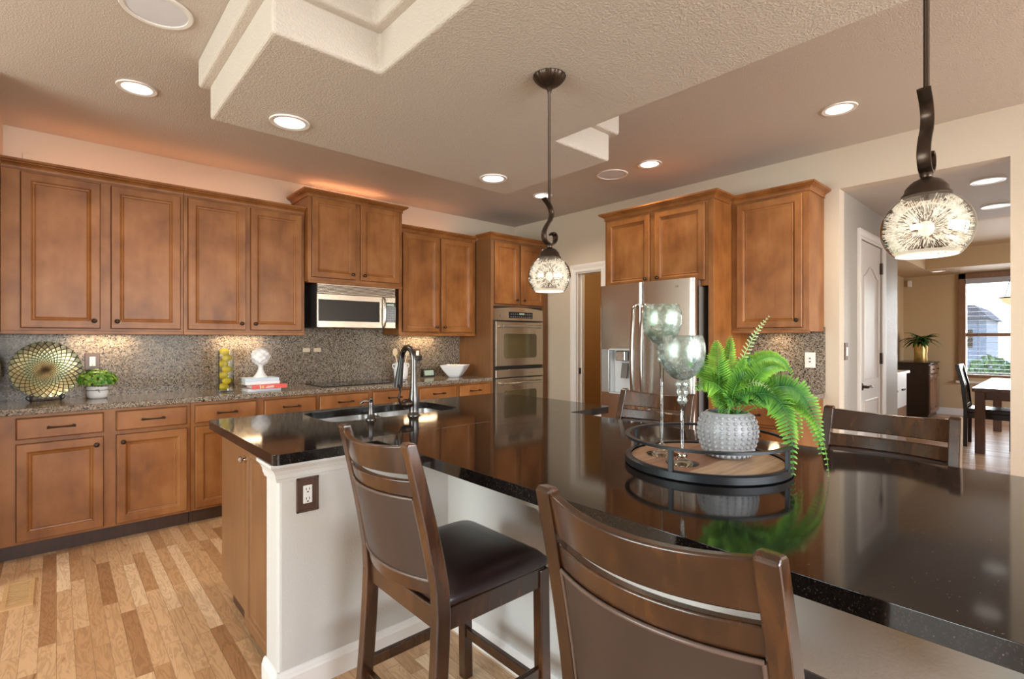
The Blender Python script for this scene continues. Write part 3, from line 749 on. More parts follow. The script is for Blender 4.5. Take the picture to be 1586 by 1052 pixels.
# ------------------------------------------------------------------ perimeter counter, splash, cooktop
ct = obj('countertop', MB().box(-0.26, 3.490, 4.172, 4.795, 0.876, 0.914), M_['granite'], bevel=0.005)
tag(ct, 'long speckled brown granite countertop along the back wall', 'countertop')
bs = obj('backsplash', MB().box(-0.26, 3.490, 4.778, 4.798, 0.9145, 1.371).box(1.62, 2.51, 4.778, 4.798, 1.371, 1.82), M_['splash'])
tag(bs, 'speckled granite backsplash slab behind the long counter', 'backsplash')
bs2 = obj('backsplash', MB().box(-0.264, -0.246, 4.18, 4.777, 0.9145, 1.371), M_['black_granite'])
tag(bs2, 'dark polished stone return splash at the far left of the counter', 'backsplash')
ck = thing('cooktop', (2.1, 4.5, 0.9145), 'flat black glass cooktop set in the counter below the microwave', 'cooktop')
obj('glass_top', MB().box(1.70, 2.50, 4.30, 4.73, 0.9145, 0.920), M_['black_glass'], ck, world=True, bevel=0.002)
for (x, y, r) in ((1.88, 4.42, 0.09), (2.3, 4.42, 0.075), (1.88, 4.62, 0.07), (2.3, 4.62, 0.09)):
    obj('burner_ring', MB().lathe([(r, 0), (r, 0.0006), (r - 0.004, 0.0006), (r - 0.004, 0)], 32, (x, y, 0.9201), cap=False), M_['keys'], ck, world=True)

# ------------------------------------------------------------------ microwave
mw = thing('microwave', (2.06, 4.6, 1.425), 'stainless over-the-range microwave with black glass door', 'microwave')
FM = Face('back', 4.39)
obj('body', MB().box(1.672, 2.430, 4.39, 4.777, 1.43, 1.813), M_['black_plastic'], mw, world=True, bevel=0.004)
vg = MB(); fbox(FM, 1.672, 2.430, 1.806, 1.812, 0, 0.024, vg); fbox(FM, 1.672, 2.430, 1.728, 1.733, 0, 0.024, vg)
obj('vent_shade_backing', fbox(FM, 1.673, 2.429, 1.729, 1.811, 0, 0.012), M_['black_plastic'], mw, world=True)  # black backing plate set in as the shade between the slats
for k in range(7): fbox(FM, 1.676, 2.426, 1.735 + k * 0.0108, 1.741 + k * 0.0108, 0.014, 0.024, vg)
obj('vent_grille', vg, M_['steel_warm'], mw, world=True, bevel=0.0012)
dr = obj('door', fbox(FM, 1.672, 2.292, 1.430, 1.726, 0.0, 0.024), M_['steel_warm'], mw, world=True, bevel=0.004)
obj('door_glass', fbox(FM, 1.684, 2.262, 1.486, 1.676, 0.020, 0.0265), M_['black_glass'], dr, world=True, bevel=0.002)
obj('handle', MB().tube([FM(2.302, 1.712, 0.024), FM(2.302, 1.700, 0.050), FM(2.302, 1.64, 0.058), FM(2.302, 1.58, 0.060), FM(2.302, 1.50, 0.056), FM(2.302, 1.455, 0.045), FM(2.302, 1.44, 0.024)], 0.0115, 10), M_['nickel'], dr, world=True, smooth=50)
cp = obj('control_panel', fbox(FM, 2.296, 2.430, 1.430, 1.726, 0.0, 0.024), M_['steel_warm'], mw, world=True, bevel=0.004)
obj('panel_glass', fbox(FM, 2.318, 2.428, 1.486, 1.676, 0.020, 0.0265), M_['black_glass'], cp, world=True)
obj('display', fbox(FM, 2.335, 2.41, 1.642, 1.664, 0.0264, 0.0272), M_['lcd'], cp, world=True)
ky = MB()
for r in range(6):
    for c in range(4): fbox(FM, 2.328 + c * 0.025, 2.346 + c * 0.025, 1.496 + r * 0.0225, 1.510 + r * 0.0225, 0.0264, 0.0272, ky)
obj('keypad', ky, M_['keys'], cp, world=True)
obj('light_lens', MB().box(1.75, 1.84, 4.45, 4.52, 1.4285, 1.4302).box(2.05, 2.12, 4.45, 4.52, 1.4285, 1.4302), M_['white_plastic'], mw, world=True)

# ------------------------------------------------------------------ double wall oven
ov = thing('double_wall_oven', (3.89, 4.2, 0.32), 'bronze-tinted stainless double wall oven in the corner tower', 'oven')
FO = Face('back', 4.203)
obj('surround', fbox(FO, 3.522, 4.258, 0.315, 1.690, 0, 0.010), M_['black_plastic'], ov, world=True)
# bowed control panel
pr = MB(); ringsets = []
for i in range(13):
    t = i / 12; u = 3.520 + 0.740 * t; bow = 0.030 + 0.016 * math.sin(PI * t)
    ringsets.append([FO(u, 1.535, 0), FO(u, 1.535, bow), FO(u, 1.660 + 0.022 * math.sin(PI * t), bow - 0.006), FO(u, 1.664 + 0.022 * math.sin(PI * t), 0)])
pr.loft(ringsets)
cpn = obj('control_panel', pr, M_['steel_warm'], ov, world=True, smooth=30)
obj('display', fbox(FO, 3.715, 4.075, 1.560, 1.630, 0.03, 0.0475), M_['black_glass'], cpn, world=True, bevel=0.006)
obj('display_digits', fbox(FO, 3.86, 3.94, 1.600, 1.618, 0.047, 0.0485), M_['lcd'], cpn, world=True)
ky = MB()
for r in range(2):
    for c in range(11):
        if 4 <= c <= 6 and r == 1: continue
        fbox(FO, 3.73 + c * 0.031, 3.746 + c * 0.031, 1.570 + r * 0.030, 1.580 + r * 0.030, 0.047, 0.0483, ky)
obj('keypad', ky, M_['keys'], cpn, world=True)
obj('badge', MB().lathe([(0.011, 0), (0.011, 0.004), (0.009, 0.006)], 16).xf(Matrix.Translation((3.60, 4.203 - 0.034, 1.585)) @ Matrix.Rotation(PI / 2, 4, 'X')), M_['nickel'], cpn, world=True, smooth=40)
def oven_door(z0, z1, name):
    d = obj(name, slab(FO, 3.530, 4.258, z0, z1, 0.036), M_['steel_warm'], ov, world=True)
    hgt = z1 - z0; pts = []
    w0, w1 = z0 + 0.085, z1 - 0.135
    u0, u1 = 3.645, 4.145
    for (cu, cv, a0) in ((u1 - 0.03, w1 - 0.03, 0), (u0 + 0.03, w1 - 0.03, 90), (u0 + 0.03, w0 + 0.03, 180), (u1 - 0.03, w0 + 0.03, 270)):
        for k in range(5):
            a = math.radians(a0 + 22.5 * k); pts.append((cu + 0.03 * math.cos(a), cv + 0.03 * math.sin(a)))
    obj('oven_window', MB().add([FO(u, v, 0.030) for u, v in pts] + [FO(u, v, 0.0375) for u, v in pts], [tuple(range(20)), tuple(range(20, 40))] + [(i, (i + 1) % 20, 20 + (i + 1) % 20, 20 + i) for i in range(20)]), M_['oven_glass'], d, world=True)
    hz = z1 - 0.052
    h = MB().tube([FO(3.60, hz, 0.075), FO(3.75, hz, 0.086), FO(3.90, hz, 0.089), FO(4.05, hz, 0.086), FO(4.20, hz, 0.075)], 0.0125, 10)
    for u in (3.605, 4.195): h.tube([FO(u, hz, 0.034), FO(u, hz, 0.079)], [0.020, 0.017], 10)
    obj('handle', h, M_['nickel'], d, world=True, smooth=50)
oven_door(1.030, 1.522, 'upper_door')
obj('trim_strip', fbox(FO, 3.530, 4.258, 0.905, 0.990, 0, 0.034), M_['steel_warm'], ov, world=True, bevel=0.003)
oven_door(0.400, 0.892, 'lower_door')

# ------------------------------------------------------------------ right wall: refrigerator with its enclosure, corner cabinet
FRc = Face('right', 3.745); FRu = Face('right', 4.05); FRb = Face('right', 3.775)
en = thing('refrigerator_cabinet', (4.2, 2.35, 0), 'brown two-door cabinet over the refrigerator with a tall side panel', 'cabinet', GU)
obj('carcass', fbox(FRc, -2.868, -1.880, 1.745, 2.43, -0.633, 0), M_['cab'], en, world=True, bevel=0.0015)
obj('side_panel', fbox(FRc, -1.880, -1.836, 0.0, 2.43, -0.633, 0.004), M_['cab'], en, world=True, bevel=0.002)
obj('side_panel', fbox(FRc, -2.872, -2.850, 0.0, 1.746, -0.633, 0.0), M_['cab_side'], en, world=True, bevel=0.002)
for (a, b, ku) in ((-2.840, -2.395, -2.428), (-2.345, -1.905, -2.312)):
    obj('door_gap_shade', fbox(FRc, a - 0.003, b + 0.003, 1.787, 2.393, -0.001, 0.0012), M_['gap_shade'], en, world=True)
    o = obj('door', panel_door(FRc, a, b, 1.790, 2.390), M_['cab'], en, world=True)
    obj('knob', knob_mb(FRc, ku, 1.840, 0.02), M_['bronze'], o, world=True, smooth=40)
obj('crown_moulding', crown_mb(FRc, -2.868, -1.836, 2.470, 0.633, True, True, dr=0.255), M_['cab'], en, world=True)
cabinet('upper_cabinet', FRu, (4.2, 1.54, 1.385), -1.834, -1.272, 1.385, 2.43, 0.328, 'single-door brown upper cabinet right of the refrigerator panel', GU,
        [(-1.790, -1.315, 1.415, 2.392, -1.348, 1.468)], crown=(2.470, False, True), rail=True)
cabinet('base_cabinet', FRb, (4.1, 1.54, 0), -1.832, -1.278, 0.10, 0.874, 0.60, 'brown base cabinet behind the fern, below the short granite counter', GB,
        [(-1.80, -1.32, 0.118, 0.55, -1.35, 0.5)], [(-1.80, -1.32, 0.572, 0.690), (-1.80, -1.32, 0.712, 0.853)], toe=True)
c2 = obj('countertop', MB().box(3.74, 4.358, 1.262, 1.833, 0.876, 0.914), M_['granite'], bevel=0.005)
tag(c2, 'short granite countertop right of the refrigerator, behind the fern', 'countertop')
b2 = obj('backsplash', MB().box(4.359, 4.378, 1.262, 1.835, 0.9145, 1.384).box(4.359, 4.378, 1.262, 1.271, 1.384, 1.42), M_['splash'])
tag(b2, 'short granite backsplash under the single-door cabinet', 'backsplash')
tube_light('under_cabinet_light', 4.15, 4.30, 1.58, 1.376, 1.1, (1.0, 0.72, 0.42))

fr = thing('refrigerator', (4.0, 2.385, 0), 'stainless french-door refrigerator with a water dispenser', 'refrigerator')
obj('body', MB().box(3.70, 4.36, 1.932, 2.838, 0.02, 1.740), M_['steel_dark'], fr, world=True, bevel=0.006)
obj('hinge_cover', MB().box(3.64, 3.80, 1.945, 2.02, 1.741, 1.790).box(3.64, 3.80, 2.75, 2.825, 1.741, 1.790), M_['steel_dark'], fr, world=True, bevel=0.006)
def fdoor_front(y, y0, y1):
    """front of a door: gentle bow with rounded vertical edges"""
    t = (y - 2.385) / 0.455
    e = min(y - y0, y1 - y); rd = 0.022
    c = 0.0 if e >= rd else (rd - math.sqrt(max(0, rd * rd - (rd - e) ** 2)))
    return 3.622 - 0.018 * (1 - t * t) + c
def fdoor(y0, y1, z0, z1, hole=None):
    ys = sorted(set([y0, y0 + 0.003, y0 + 0.008, y0 + 0.015, y0 + 0.022] + [y0 + (y1 - y0) * k / 10 for k in range(1, 10)] + [y1 - 0.022, y1 - 0.015, y1 - 0.008, y1 - 0.003, y1] + ([hole[0], hole[1]] if hole else [])))
    zs = sorted(set([z0, z1] + ([hole[2], hole[3]] if hole else [])))
    m = MB(); idx = {}; vs = []
    for i, y in enumerate(ys):
        for j, z in enumerate(zs):
            idx[i, j] = len(vs); vs.append((fdoor_front(y, y0, y1), y, z))
    fs = []
    for i in range(len(ys) - 1):
        for j in range(len(zs) - 1):
            if hole and ys[i] >= hole[0] - 1e-6 and ys[i + 1] <= hole[1] + 1e-6 and zs[j] >= hole[2] - 1e-6 and zs[j + 1] <= hole[3] + 1e-6: continue
            fs.append((idx[i, j], idx[i + 1, j], idx[i + 1, j + 1], idx[i, j + 1]))
    b = len(vs); XB = 3.694
    vs += [(XB, y0, z0), (XB, y1, z0), (XB, y1, z1), (XB, y0, z1)]
    n, k = len(ys) - 1, len(zs) - 1
    fs.append((b, b + 3, b + 2, b + 1))
    fs.append(tuple([idx[i, 0] for i in range(n + 1)] + [b + 1, b])); fs.append(tuple([idx[i, k] for i in range(n, -1, -1)] + [b + 3, b + 2]))
    fs.append(tuple([idx[0, j] for j in range(k, -1, -1)] + [b, b + 3])); fs.append(tuple([idx[n, j] for j in range(k + 1)] + [b + 2, b + 1]))
    return m.add(vs, fs)
HOLE = (2.475, 2.715, 0.865, 1.235)
dl = obj('left_door', fdoor(2.389, 2.838, 0.612, 1.800, HOLE), M_['steel'], fr, world=True, smooth=35)
dr_ = obj('right_door', fdoor(1.932, 2.381, 0.612, 1.800), M_['steel'], fr, world=True, smooth=35)
fz = obj('freezer_drawer', fdoor(1.932, 2.838, 0.06, 0.602), M_['steel'], fr, world=True, smooth=35)
nm = MB(); y0, y1, z0, z1 = HOLE; xa, xb = 3.603, 3.685
nm.add([(xa, y0, z0), (xa, y1, z0), (xa, y1, z1), (xa, y0, z1), (xb, y0, z0), (xb, y1, z0), (xb, y1, z1), (xb, y0, z1)], [(4, 5, 6, 7), (0, 1, 5, 4), (1, 2, 6, 5), (2, 3, 7, 6), (3, 0, 4, 7)])
nm.box(3.600, 3.606, y0 - 0.008, y0, z0 - 0.008, z1 + 0.008).box(3.602, 3.612, y1, y1 + 0.004, z0 - 0.008, z1 + 0.008).box(3.600, 3.610, y0, y1, z1, z1 + 0.010).box(3.600, 3.610, y0, y1, z0 - 0.010, z0)
nich = obj('dispenser_niche', nm, plain('pale_grey_dispenser', (0.62, 0.64, 0.66), 0.35), dl, world=True)
obj('dispenser_panel', MB().box(3.600, 3.625, 2.720, 2.800, 0.862, 1.238), plain('silver_grey_panel', (0.36, 0.37, 0.38), 0.25, 0.4), dl, world=True, bevel=0.004)
pd = MB().box(3.612, 3.66, 2.56, 2.66, 1.14, 1.225); obj('nozzle', pd, M_['nickel'], nich, world=True, bevel=0.008)
obj('paddle', MB().add([(3.66, 2.565, 1.12), (3.66, 2.625, 1.12), (3.64, 2.625, 0.99), (3.64, 2.565, 0.99), (3.672, 2.565, 1.12), (3.672, 2.625, 1.12), (3.652, 2.625, 0.99), (3.652, 2.565, 0.99)], [(0, 1, 2, 3), (7, 6, 5, 4), (0, 4, 5, 1), (1, 5, 6, 2), (2, 6, 7, 3), (3, 7, 4, 0)]), M_['steel_dark'], nich, world=True)
def fhandle(y, par):
    pts = [(3.604, y, 1.62), (3.565, y, 1.60)]
    for k in range(9):
        t = k / 8; pts.append((3.548 - 0.030 * math.sin(PI * t), y, 1.58 - 0.82 * t))
    pts += [(3.565, y, 0.74), (3.604, y, 0.72)]
    rings = []
    P = [Vector(p) for p in pts]
    for i, p in enumerate(P):
        t = (P[min(i + 1, len(P) - 1)] - P[max(i - 1, 0)]).normalized(); nx = Vector((0, 1, 0)).cross(t).normalized()
        rings.append([tuple(p + Vector((0, s * 0.016, 0)) + nx * (q * 0.009)) for s, q in ((-1, -0.6), (-0.7, -1), (0.7, -1), (1, -0.6), (1, 0.6), (0.7, 1), (-0.7, 1), (-1, 0.6))])
    obj('handle', MB().loft(rings), M_['nickel'], par, world=True, smooth=50)
fhandle(2.430, dl); fhandle(2.340, dr_)
obj('handle', MB().tube([(3.604, 2.70, 0.54), (3.56, 2.69, 0.54), (3.552, 2.385, 0.54), (3.56, 2.08, 0.54), (3.604, 2.07, 0.54)], 0.012, 10), M_['nickel'], fz, world=True, smooth=50)
obj('badge', MB().box(3.610, 3.616, 2.06, 2.085, 1.735, 1.75), M_['nickel'], dr_, world=True)

# ------------------------------------------------------------------ island
IX0, IX1, IY0, IY1 = 0.575, 2.548, 1.905, 2.965
BX0, BX1, BY0 = 0.976, 2.165, -0.62
isl = thing('kitchen_island', (1.55, 1.9, 0), 'off-white painted island base with a brown cabinet end panel', 'kitchen island')
wb_ = MB()
wb_.prism([(0.605, 1.955), (2.52, 1.955), (2.52, 2.10), (0.605, 2.10)], 'z', 0, 0.872)
obj('end_wall', wb_, M_['island_wall'], isl, world=True, bevel=0.014, seg=3)
obj('bar_wall', MB().prism([(1.36, BY0 + 0.25), (1.80, BY0 + 0.25), (1.80, 1.96), (1.36, 1.96)], 'z', 0, 0.872), M_['island_wall'], isl, world=True, bevel=0.010, seg=3)
ipath = [(0.605, 2.10), (0.605, 1.955), (1.36, 1.955), (1.36, BY0 + 0.25)]
obj('baseboard', MB().sweep(ipath, [(0, 0), (0.015, 0), (0.015, 0.072), (0.012, 0.080), (0.010, 0.088), (0.006, 0.096), (0.0, 0.098)]), M_['trim'], isl, world=True)
obj('cove_trim', MB().sweep(ipath, [(0, 0.800), (0.006, 0.801), (0.008, 0.812), (0.011, 0.814), (0.013, 0.830), (0.020, 0.846), (0.030, 0.858), (0.034, 0.862), (0.034, 0.8735), (0, 0.8735)]), M_['island_wall'], isl, world=True)
# sink cabinet behind the half wall
FI = Face('back', 2.94)
obj('cabinet_box', MB().box(0.645, 2.52, 2.10, 2.915, 0.10, 0.640).box(0.645, 0.98, 2.10, 2.915, 0.64, 0.872).box(1.84, 2.52, 2.10, 2.915, 0.64, 0.872).box(0.98, 1.84, 2.895, 2.915, 0.64, 0.872).box(0.98, 1.84, 2.10, 2.42, 0.64, 0.872), M_['cab_side'], isl, world=True)
obj('toe_kick', MB().box(0.665, 2.50, 2.10, 2.84, 0.0, 0.10), M_['cab_dark'], isl, world=True)
epan = obj('end_panel', MB().box(0.632, 0.645, 2.47, 2.925, 0.10, 0.872).box(0.638, 0.645, 2.10, 2.47, 0.05, 0.872), M_['cab_side'], isl, world=True, bevel=0.002)
FE = Face('right', 0.638)
ed = obj('end_door', panel_door(FE, -2.462, -2.115, 0.062, 0.862, 0.018, 0.05), M_['cab_side'], isl, world=True)
obj('knob', knob_mb(FE, -2.438, 0.800, 0.018), M_['nickel'], ed, world=True, smooth=40)
# sink-side doors (face the range)
class FaceN:
    def __call__(s, u, v, d): return (-u, 2.915 + d, v)
FN = FaceN()
for (a, b, k) in ((-2.48, -2.06, -2.10), (-2.04, -1.62, -1.99), (-1.60, -1.14, -1.18), (-1.12, -0.68, -1.08)):
    o = obj('door', panel_door(FN, a, b, 0.118, 0.85), M_['cab'], isl, world=True)
    obj('knob', knob_mb(FN, k, 0.80, 0.02), M_['bronze'], o, world=True, smooth=40)
def corbel(y):
    pr = [(1.362, 0.872), (1.09, 0.872), (1.085, 0.848), (1.11, 0.838), (1.135, 0.825), (1.16, 0.80), (1.175, 0.77), (1.205, 0.755), (1.235, 0.745), (1.262, 0.715), (1.275, 0.68), (1.285, 0.655), (1.318, 0.638), (1.330, 0.620), (1.362, 0.612)]
    obj('corbel', MB().prism([(p[0], p[1]) for p in pr], 'y', y - 0.045, y + 0.045), M_['island_wall'], isl, world=True, bevel=0.003)
corbel(1.21)
corbel(0.0)

# worktop: T-shaped slab with a sink cut-out
def round_poly(poly, radii, n=5):
    out = []
    k = len(poly)
    for i in range(k):
        p = Vector(poly[i]); a = Vector(poly[i - 1]); b = Vector(poly[(i + 1) % k]); r = radii[i]
        if r <= 0: out.append(tuple(p)); continue
        da = (a - p).normalized(); db = (b - p).normalized()
        p0 = p + da * r; p1 = p + db * r
        for j in range(n + 1):
            t = j / n; q = p0 * (1 - t) ** 2 + p * (2 * t * (1 - t)) + p1 * t * t
            out.append((q.x, q.y))
    return out
outer = round_poly([(IX0, IY0), (BX0, IY0), (BX0, BY0), (BX1, BY0), (BX1, IY0), (IX1, IY0), (IX1, IY1), (IX0, IY1)], [0.02, 0.0, 0.03, 0.03, 0.0, 0.05, 0.04, 0.04])
SX0, SX1, SY0, SY1 = 1.01, 1.81, 2.45, 2.87
hole = round_poly([(SX0, SY0), (SX1, SY0), (SX1, SY1), (SX0, SY1)], [0.10, 0.10, 0.07, 0.07])
def slab_with_hole(outer, hole, z0, z1):
    bm = bmesh.new(); edges = []
    for poly in (outer, hole):
        vs = [bm.verts.new((x, y, z1)) for x, y in poly]
        for i in range(len(vs)): edges.append(bm.edges.new((vs[i], vs[(i + 1) % len(vs)])))
    bmesh.ops.triangle_fill(bm, use_beauty=True, edges=edges)
    bm.faces.ensure_lookup_table()
    # drop anything that fell inside the hole
    hx0, hx1 = min(p[0] for p in hole), max(p[0] for p in hole); hy0, hy1 = min(p[1] for p in hole), max(p[1] for p in hole)
    hs = set((round(x, 5), round(y, 5)) for x, y in hole)
    kill = [f for f in bm.faces if all((round(v.co.x, 5), round(v.co.y, 5)) in hs for v in f.verts)]
    bmesh.ops.delete(bm, geom=kill, context='FACES_ONLY')
    top = [[v.co.copy() for v in f.verts] for f in bm.faces]
    bm.verts.index_update()
    vs = [tuple(v.co) for v in bm.verts]; fs = [tuple(v.index for v in f.verts) for f in bm.faces]
    bm.free()
    n = len(vs); m = MB()
    allv = vs + [(x, y, z0) for x, y, z in vs]
    allf = fs + [tuple(i + n for i in f[::-1]) for f in fs]
    lo = len(outer); lh = len(hole)
    for i in range(lo): allf.append((i, (i + 1) % lo, n + (i + 1) % lo, n + i))
    for i in range(lh): allf.append((lo + i, lo + (i + 1) % lh, n + lo + (i + 1) % lh, n + lo + i))
    return m.add(allv, allf)
it = obj('island_countertop', slab_with_hole(outer, hole, 0.874, 0.914), M_['black_granite'], bevel=0.007, seg=3)
tag(it, 'large polished black T-shaped island countertop', 'countertop')
obj('seam', MB().box(BX0 + 0.01, BX1, 1.965, 1.967, 0.9138, 0.91425), M_['nickel'], it)

# sink
sk = thing('sink', (1.41, 2.66, 0.70), 'stainless double-bowl sink set into the black island', 'sink')
def bowl(x0, x1, y0, y1, zt, zb):
    m = MB(); rings = []
    for (i, z) in ((0.0, zt), (0.004, zb + 0.05), (0.02, zb + 0.012), (0.05, zb), (0.12, zb - 0.004)):
        rings.append([(x, y, z) for x, y in round_poly([(x0 + i, y0 + i), (x1 - i, y0 + i), (x1 - i, y1 - i), (x0 + i, y1 - i)], [0.07] * 4, 5)])
    n = len(rings[0]); vs = [p for r in rings for p in r]; fs = []
    for i in range(len(rings) - 1):
        for k in range(n): fs.append((i * n + k, i * n + (k + 1) % n, (i + 1) * n + (k + 1) % n, (i + 1) * n + k))
    fs.append(tuple(range((len(rings) - 1) * n, len(rings) * n)))
    return m.add(vs, fs)
obj('left_bowl', bowl(1.005, 1.40, SY0 - 0.006, SY1 + 0.004, 0.8725, 0.69), M_['sink_steel'], sk, world=True, smooth=50)
obj('right_bowl', bowl(1.425, 1.815, SY0 - 0.006, SY1 + 0.004, 0.8725, 0.69), M_['sink_steel'], sk, world=True, smooth=50)
obj('divider', MB().box(1.385, 1.44, SY0 + 0.005, SY1 - 0.005, 0.835, 0.862), M_['sink_steel'], sk, world=True, bevel=0.01)
for x in (1.20, 1.62): obj('drain', MB().lathe([(0.04, 0), (0.038, 0.004), (0.02, 0.002), (0.001, 0.002)], 24, (x, 2.66, 0.6875)), M_['nickel'], sk, world=True, smooth=40)

fc = thing('faucet', (1.44, 2.39, 0.914), 'tall dark pull-down faucet with a curled side lever behind the stool', 'faucet')
obj('column', MB().lathe([(0.034, 0), (0.034, 0.006), (0.028, 0.012), (0.026, 0.03), (0.028, 0.06), (0.029, 0.085), (0.024, 0.12), (0.0185, 0.17), (0.0165, 0.24), (0.0160, 0.30)], 20), M_['gun'], fc, smooth=50)
pts = [(0, 0, 0.295)]
for k in range(1, 13):
    a = PI * k / 12; pts.append((-0.012 * (k / 12), 0.055 - 0.055 * math.cos(a), 0.305 + 0.062 * math.sin(a)))
obj('spout', MB().tube(pts, [0.016] * 10 + [0.015, 0.0145, 0.014], 12), M_['gun'], fc, smooth=60)
sh = MB().tube([(-0.012, 0.110, 0.312), (-0.014, 0.116, 0.27), (-0.018, 0.126, 0.20), (-0.020, 0.132, 0.145)], [0.0145, 0.0165, 0.021, 0.024], 14)
obj('spray_head', sh, M_['black_plastic'], fc, smooth=50)
obj('valve', MB().tube([(-0.02, 0, 0.068), (-0.055, 0, 0.068), (-0.062, 0, 0.068), (-0.080, 0, 0.068)], [0.024, 0.026, 0.022, 0.012], 14), M_['bronze'], fc, smooth=40)
obj('lever', MB().tube([(-0.070, 0, 0.070), (-0.086, 0, 0.082), (-0.092, -0.002, 0.105), (-0.086, -0.004, 0.135), (-0.088, -0.006, 0.160), (-0.098, -0.006, 0.172)], [0.008, 0.007, 0.006, 0.0055, 0.006, 0.008], 10), M_['bronze'], fc, smooth=50)
sd = thing('soap_dispenser', (1.20, 2.41, 0.914), 'small metal soap dispenser left of the faucet', 'soap dispenser')
obj('body', MB().lathe([(0.026, 0), (0.026, 0.006), (0.018, 0.014), (0.014, 0.035), (0.0115, 0.07), (0.013, 0.085), (0.011, 0.095), (0.006, 0.100), (0.009, 0.106), (0.006, 0.114), (0.001, 0.116)], 18), M_['gun'], sd, smooth=50)
obj('nozzle', MB().tube([(0, 0, 0.088), (-0.012, 0.012, 0.096), (-0.026, 0.026, 0.096), (-0.034, 0.034, 0.088), (-0.036, 0.036, 0.082)], [0.007, 0.007, 0.006, 0.006, 0.006], 10), M_['gun'], sd, smooth=50)

# ------------------------------------------------------------------ wall plates
def outlet(name, F, u, v, d, w, h, frame, face, label, duplex=True, plug=False, horiz=False):
    t = thing(name, F(u, v, d), label, 'outlet')
    p = obj('plate', fbox(F, u - w / 2, u + w / 2, v - h / 2, v + h / 2, d, d + 0.006), frame, t, world=True, bevel=0.003)
    a, b = (0.017, 0.034)
    if horiz: a, b = b, a
    obj('receptacle', fbox(F, u - a, u + a, v - b, v + b, d + 0.004, d + 0.0085), face, t, world=True, bevel=0.002)
    if duplex:
        s = MB()
        for q in (-1, 1):
            for x in (-0.006, 0.006): fbox(F, u + x - 0.0012, u + x + 0.0012, v + q * 0.018 - 0.002, v + q * 0.018 + 0.007, d + 0.008, d + 0.0092, s)
            fbox(F, u - 0.003, u + 0.003, v + q * 0.018 - 0.011, v + q * 0.018 - 0.006, d + 0.008, d + 0.0092, s)
        obj('slots', s, M_['black_plastic'], t, world=True)
    return t
FW = Face('back', 1.955); FS = Face('back', 4.778); FR = Face('right', 4.359)
o1 = outlet('power_outlet', FW, 0.711, 0.739, 0, 0.083, 0.132, M_['brown_plate'], M_['white_plastic'], 'bronze-framed white outlet on the island end wall')
rim = MB()
for (a, b, c, d) in ((0.6695, 0.678, 0.673, 0.805), (0.744, 0.7525, 0.673, 0.805), (0.6695, 0.7525, 0.796, 0.805), (0.6695, 0.7525, 0.673, 0.682)): fbox(FW, a, b, c, d, 0.004, 0.011, rim)
obj('raised_rim', rim, M_['brown_plate'], o1, world=True, bevel=0.002)
outlet('power_outlet', FS, 0.196, 1.165, 0, 0.085, 0.125, M_['brown_plate'], M_['white_plastic'], 'dark-framed outlet on the backsplash behind the small potted plant')
o3 = outlet('power_outlet', FS, 2.921, 1.165, 0, 0.080, 0.125, M_['brown_plate'], M_['white_plastic'], 'dark-framed outlet with a black plug, above the small clock')
ad = thing('plug_adapter', (2.925, 4.76, 1.12), 'black plug adapter pushed into the outlet above the clock', 'plug')
obj('body', fbox(FS, 2.893, 2.957, 1.095, 1.150, 0.009, 0.05), M_['black_plastic'], ad, world=True, bevel=0.008)
obj('cord', MB().tube([(2.925, 4.74, 1.096), (2.925, 4.72, 1.06), (2.90, 4.70, 1.0), (2.87, 4.68, 0.93), (2.88, 4.66, 0.919), (2.95, 4.66, 0.919)], 0.003, 6), M_['black_plastic'], ad, world=True)
for (x, l) in ((1.729, 'left one of two almond horizontal plates on the backsplash below the microwave'), (1.831, 'right one of two almond horizontal plates on the backsplash below the microwave')):
    outlet('power_outlet', FS, x, 1.225, 0, 0.062, 0.040, M_['almond'], M_['almond'], l, duplex=False, horiz=True)  # two small almond plates without slots on the slab
o4 = outlet('cable_wall_plate', FR, -1.362, 1.165, 0, 0.075, 0.120, M_['white_plastic'], M_['white_plastic'], 'white wall plate with two dark jacks, at the right end of the short backsplash', duplex=False)
jk = MB()
for q in (-0.013, 0.013): fbox(FR, -1.362 - 0.005, -1.362 + 0.005, 1.165 + q - 0.005, 1.165 + q + 0.005, 0.008, 0.012, jk)
obj('jacks', jk, M_['black_plastic'], o4, world=True)
bp_ = outlet('blank_wall_plate', Face('back', 4.80), -0.109, 2.545, 0, 0.125, 0.115, M_['wall'], M_['wall'], 'painted wall plate above the left upper cabinets', duplex=False)
sw = thing('light_switch', (4.54, dY, 1.235), 'dark-framed light switch on the passage wall beside the white door', 'light switch')
FD = Face('back', dY)
obj('plate', fbox(FD, 4.50, 4.575, 1.165, 1.30, 0, 0.008), M_['brown_plate'], sw, world=True, bevel=0.003)
obj('rocker', fbox(FD, 4.522, 4.553, 1.198, 1.265, 0.006, 0.013), M_['white_plastic'], sw, world=True, bevel=0.002)

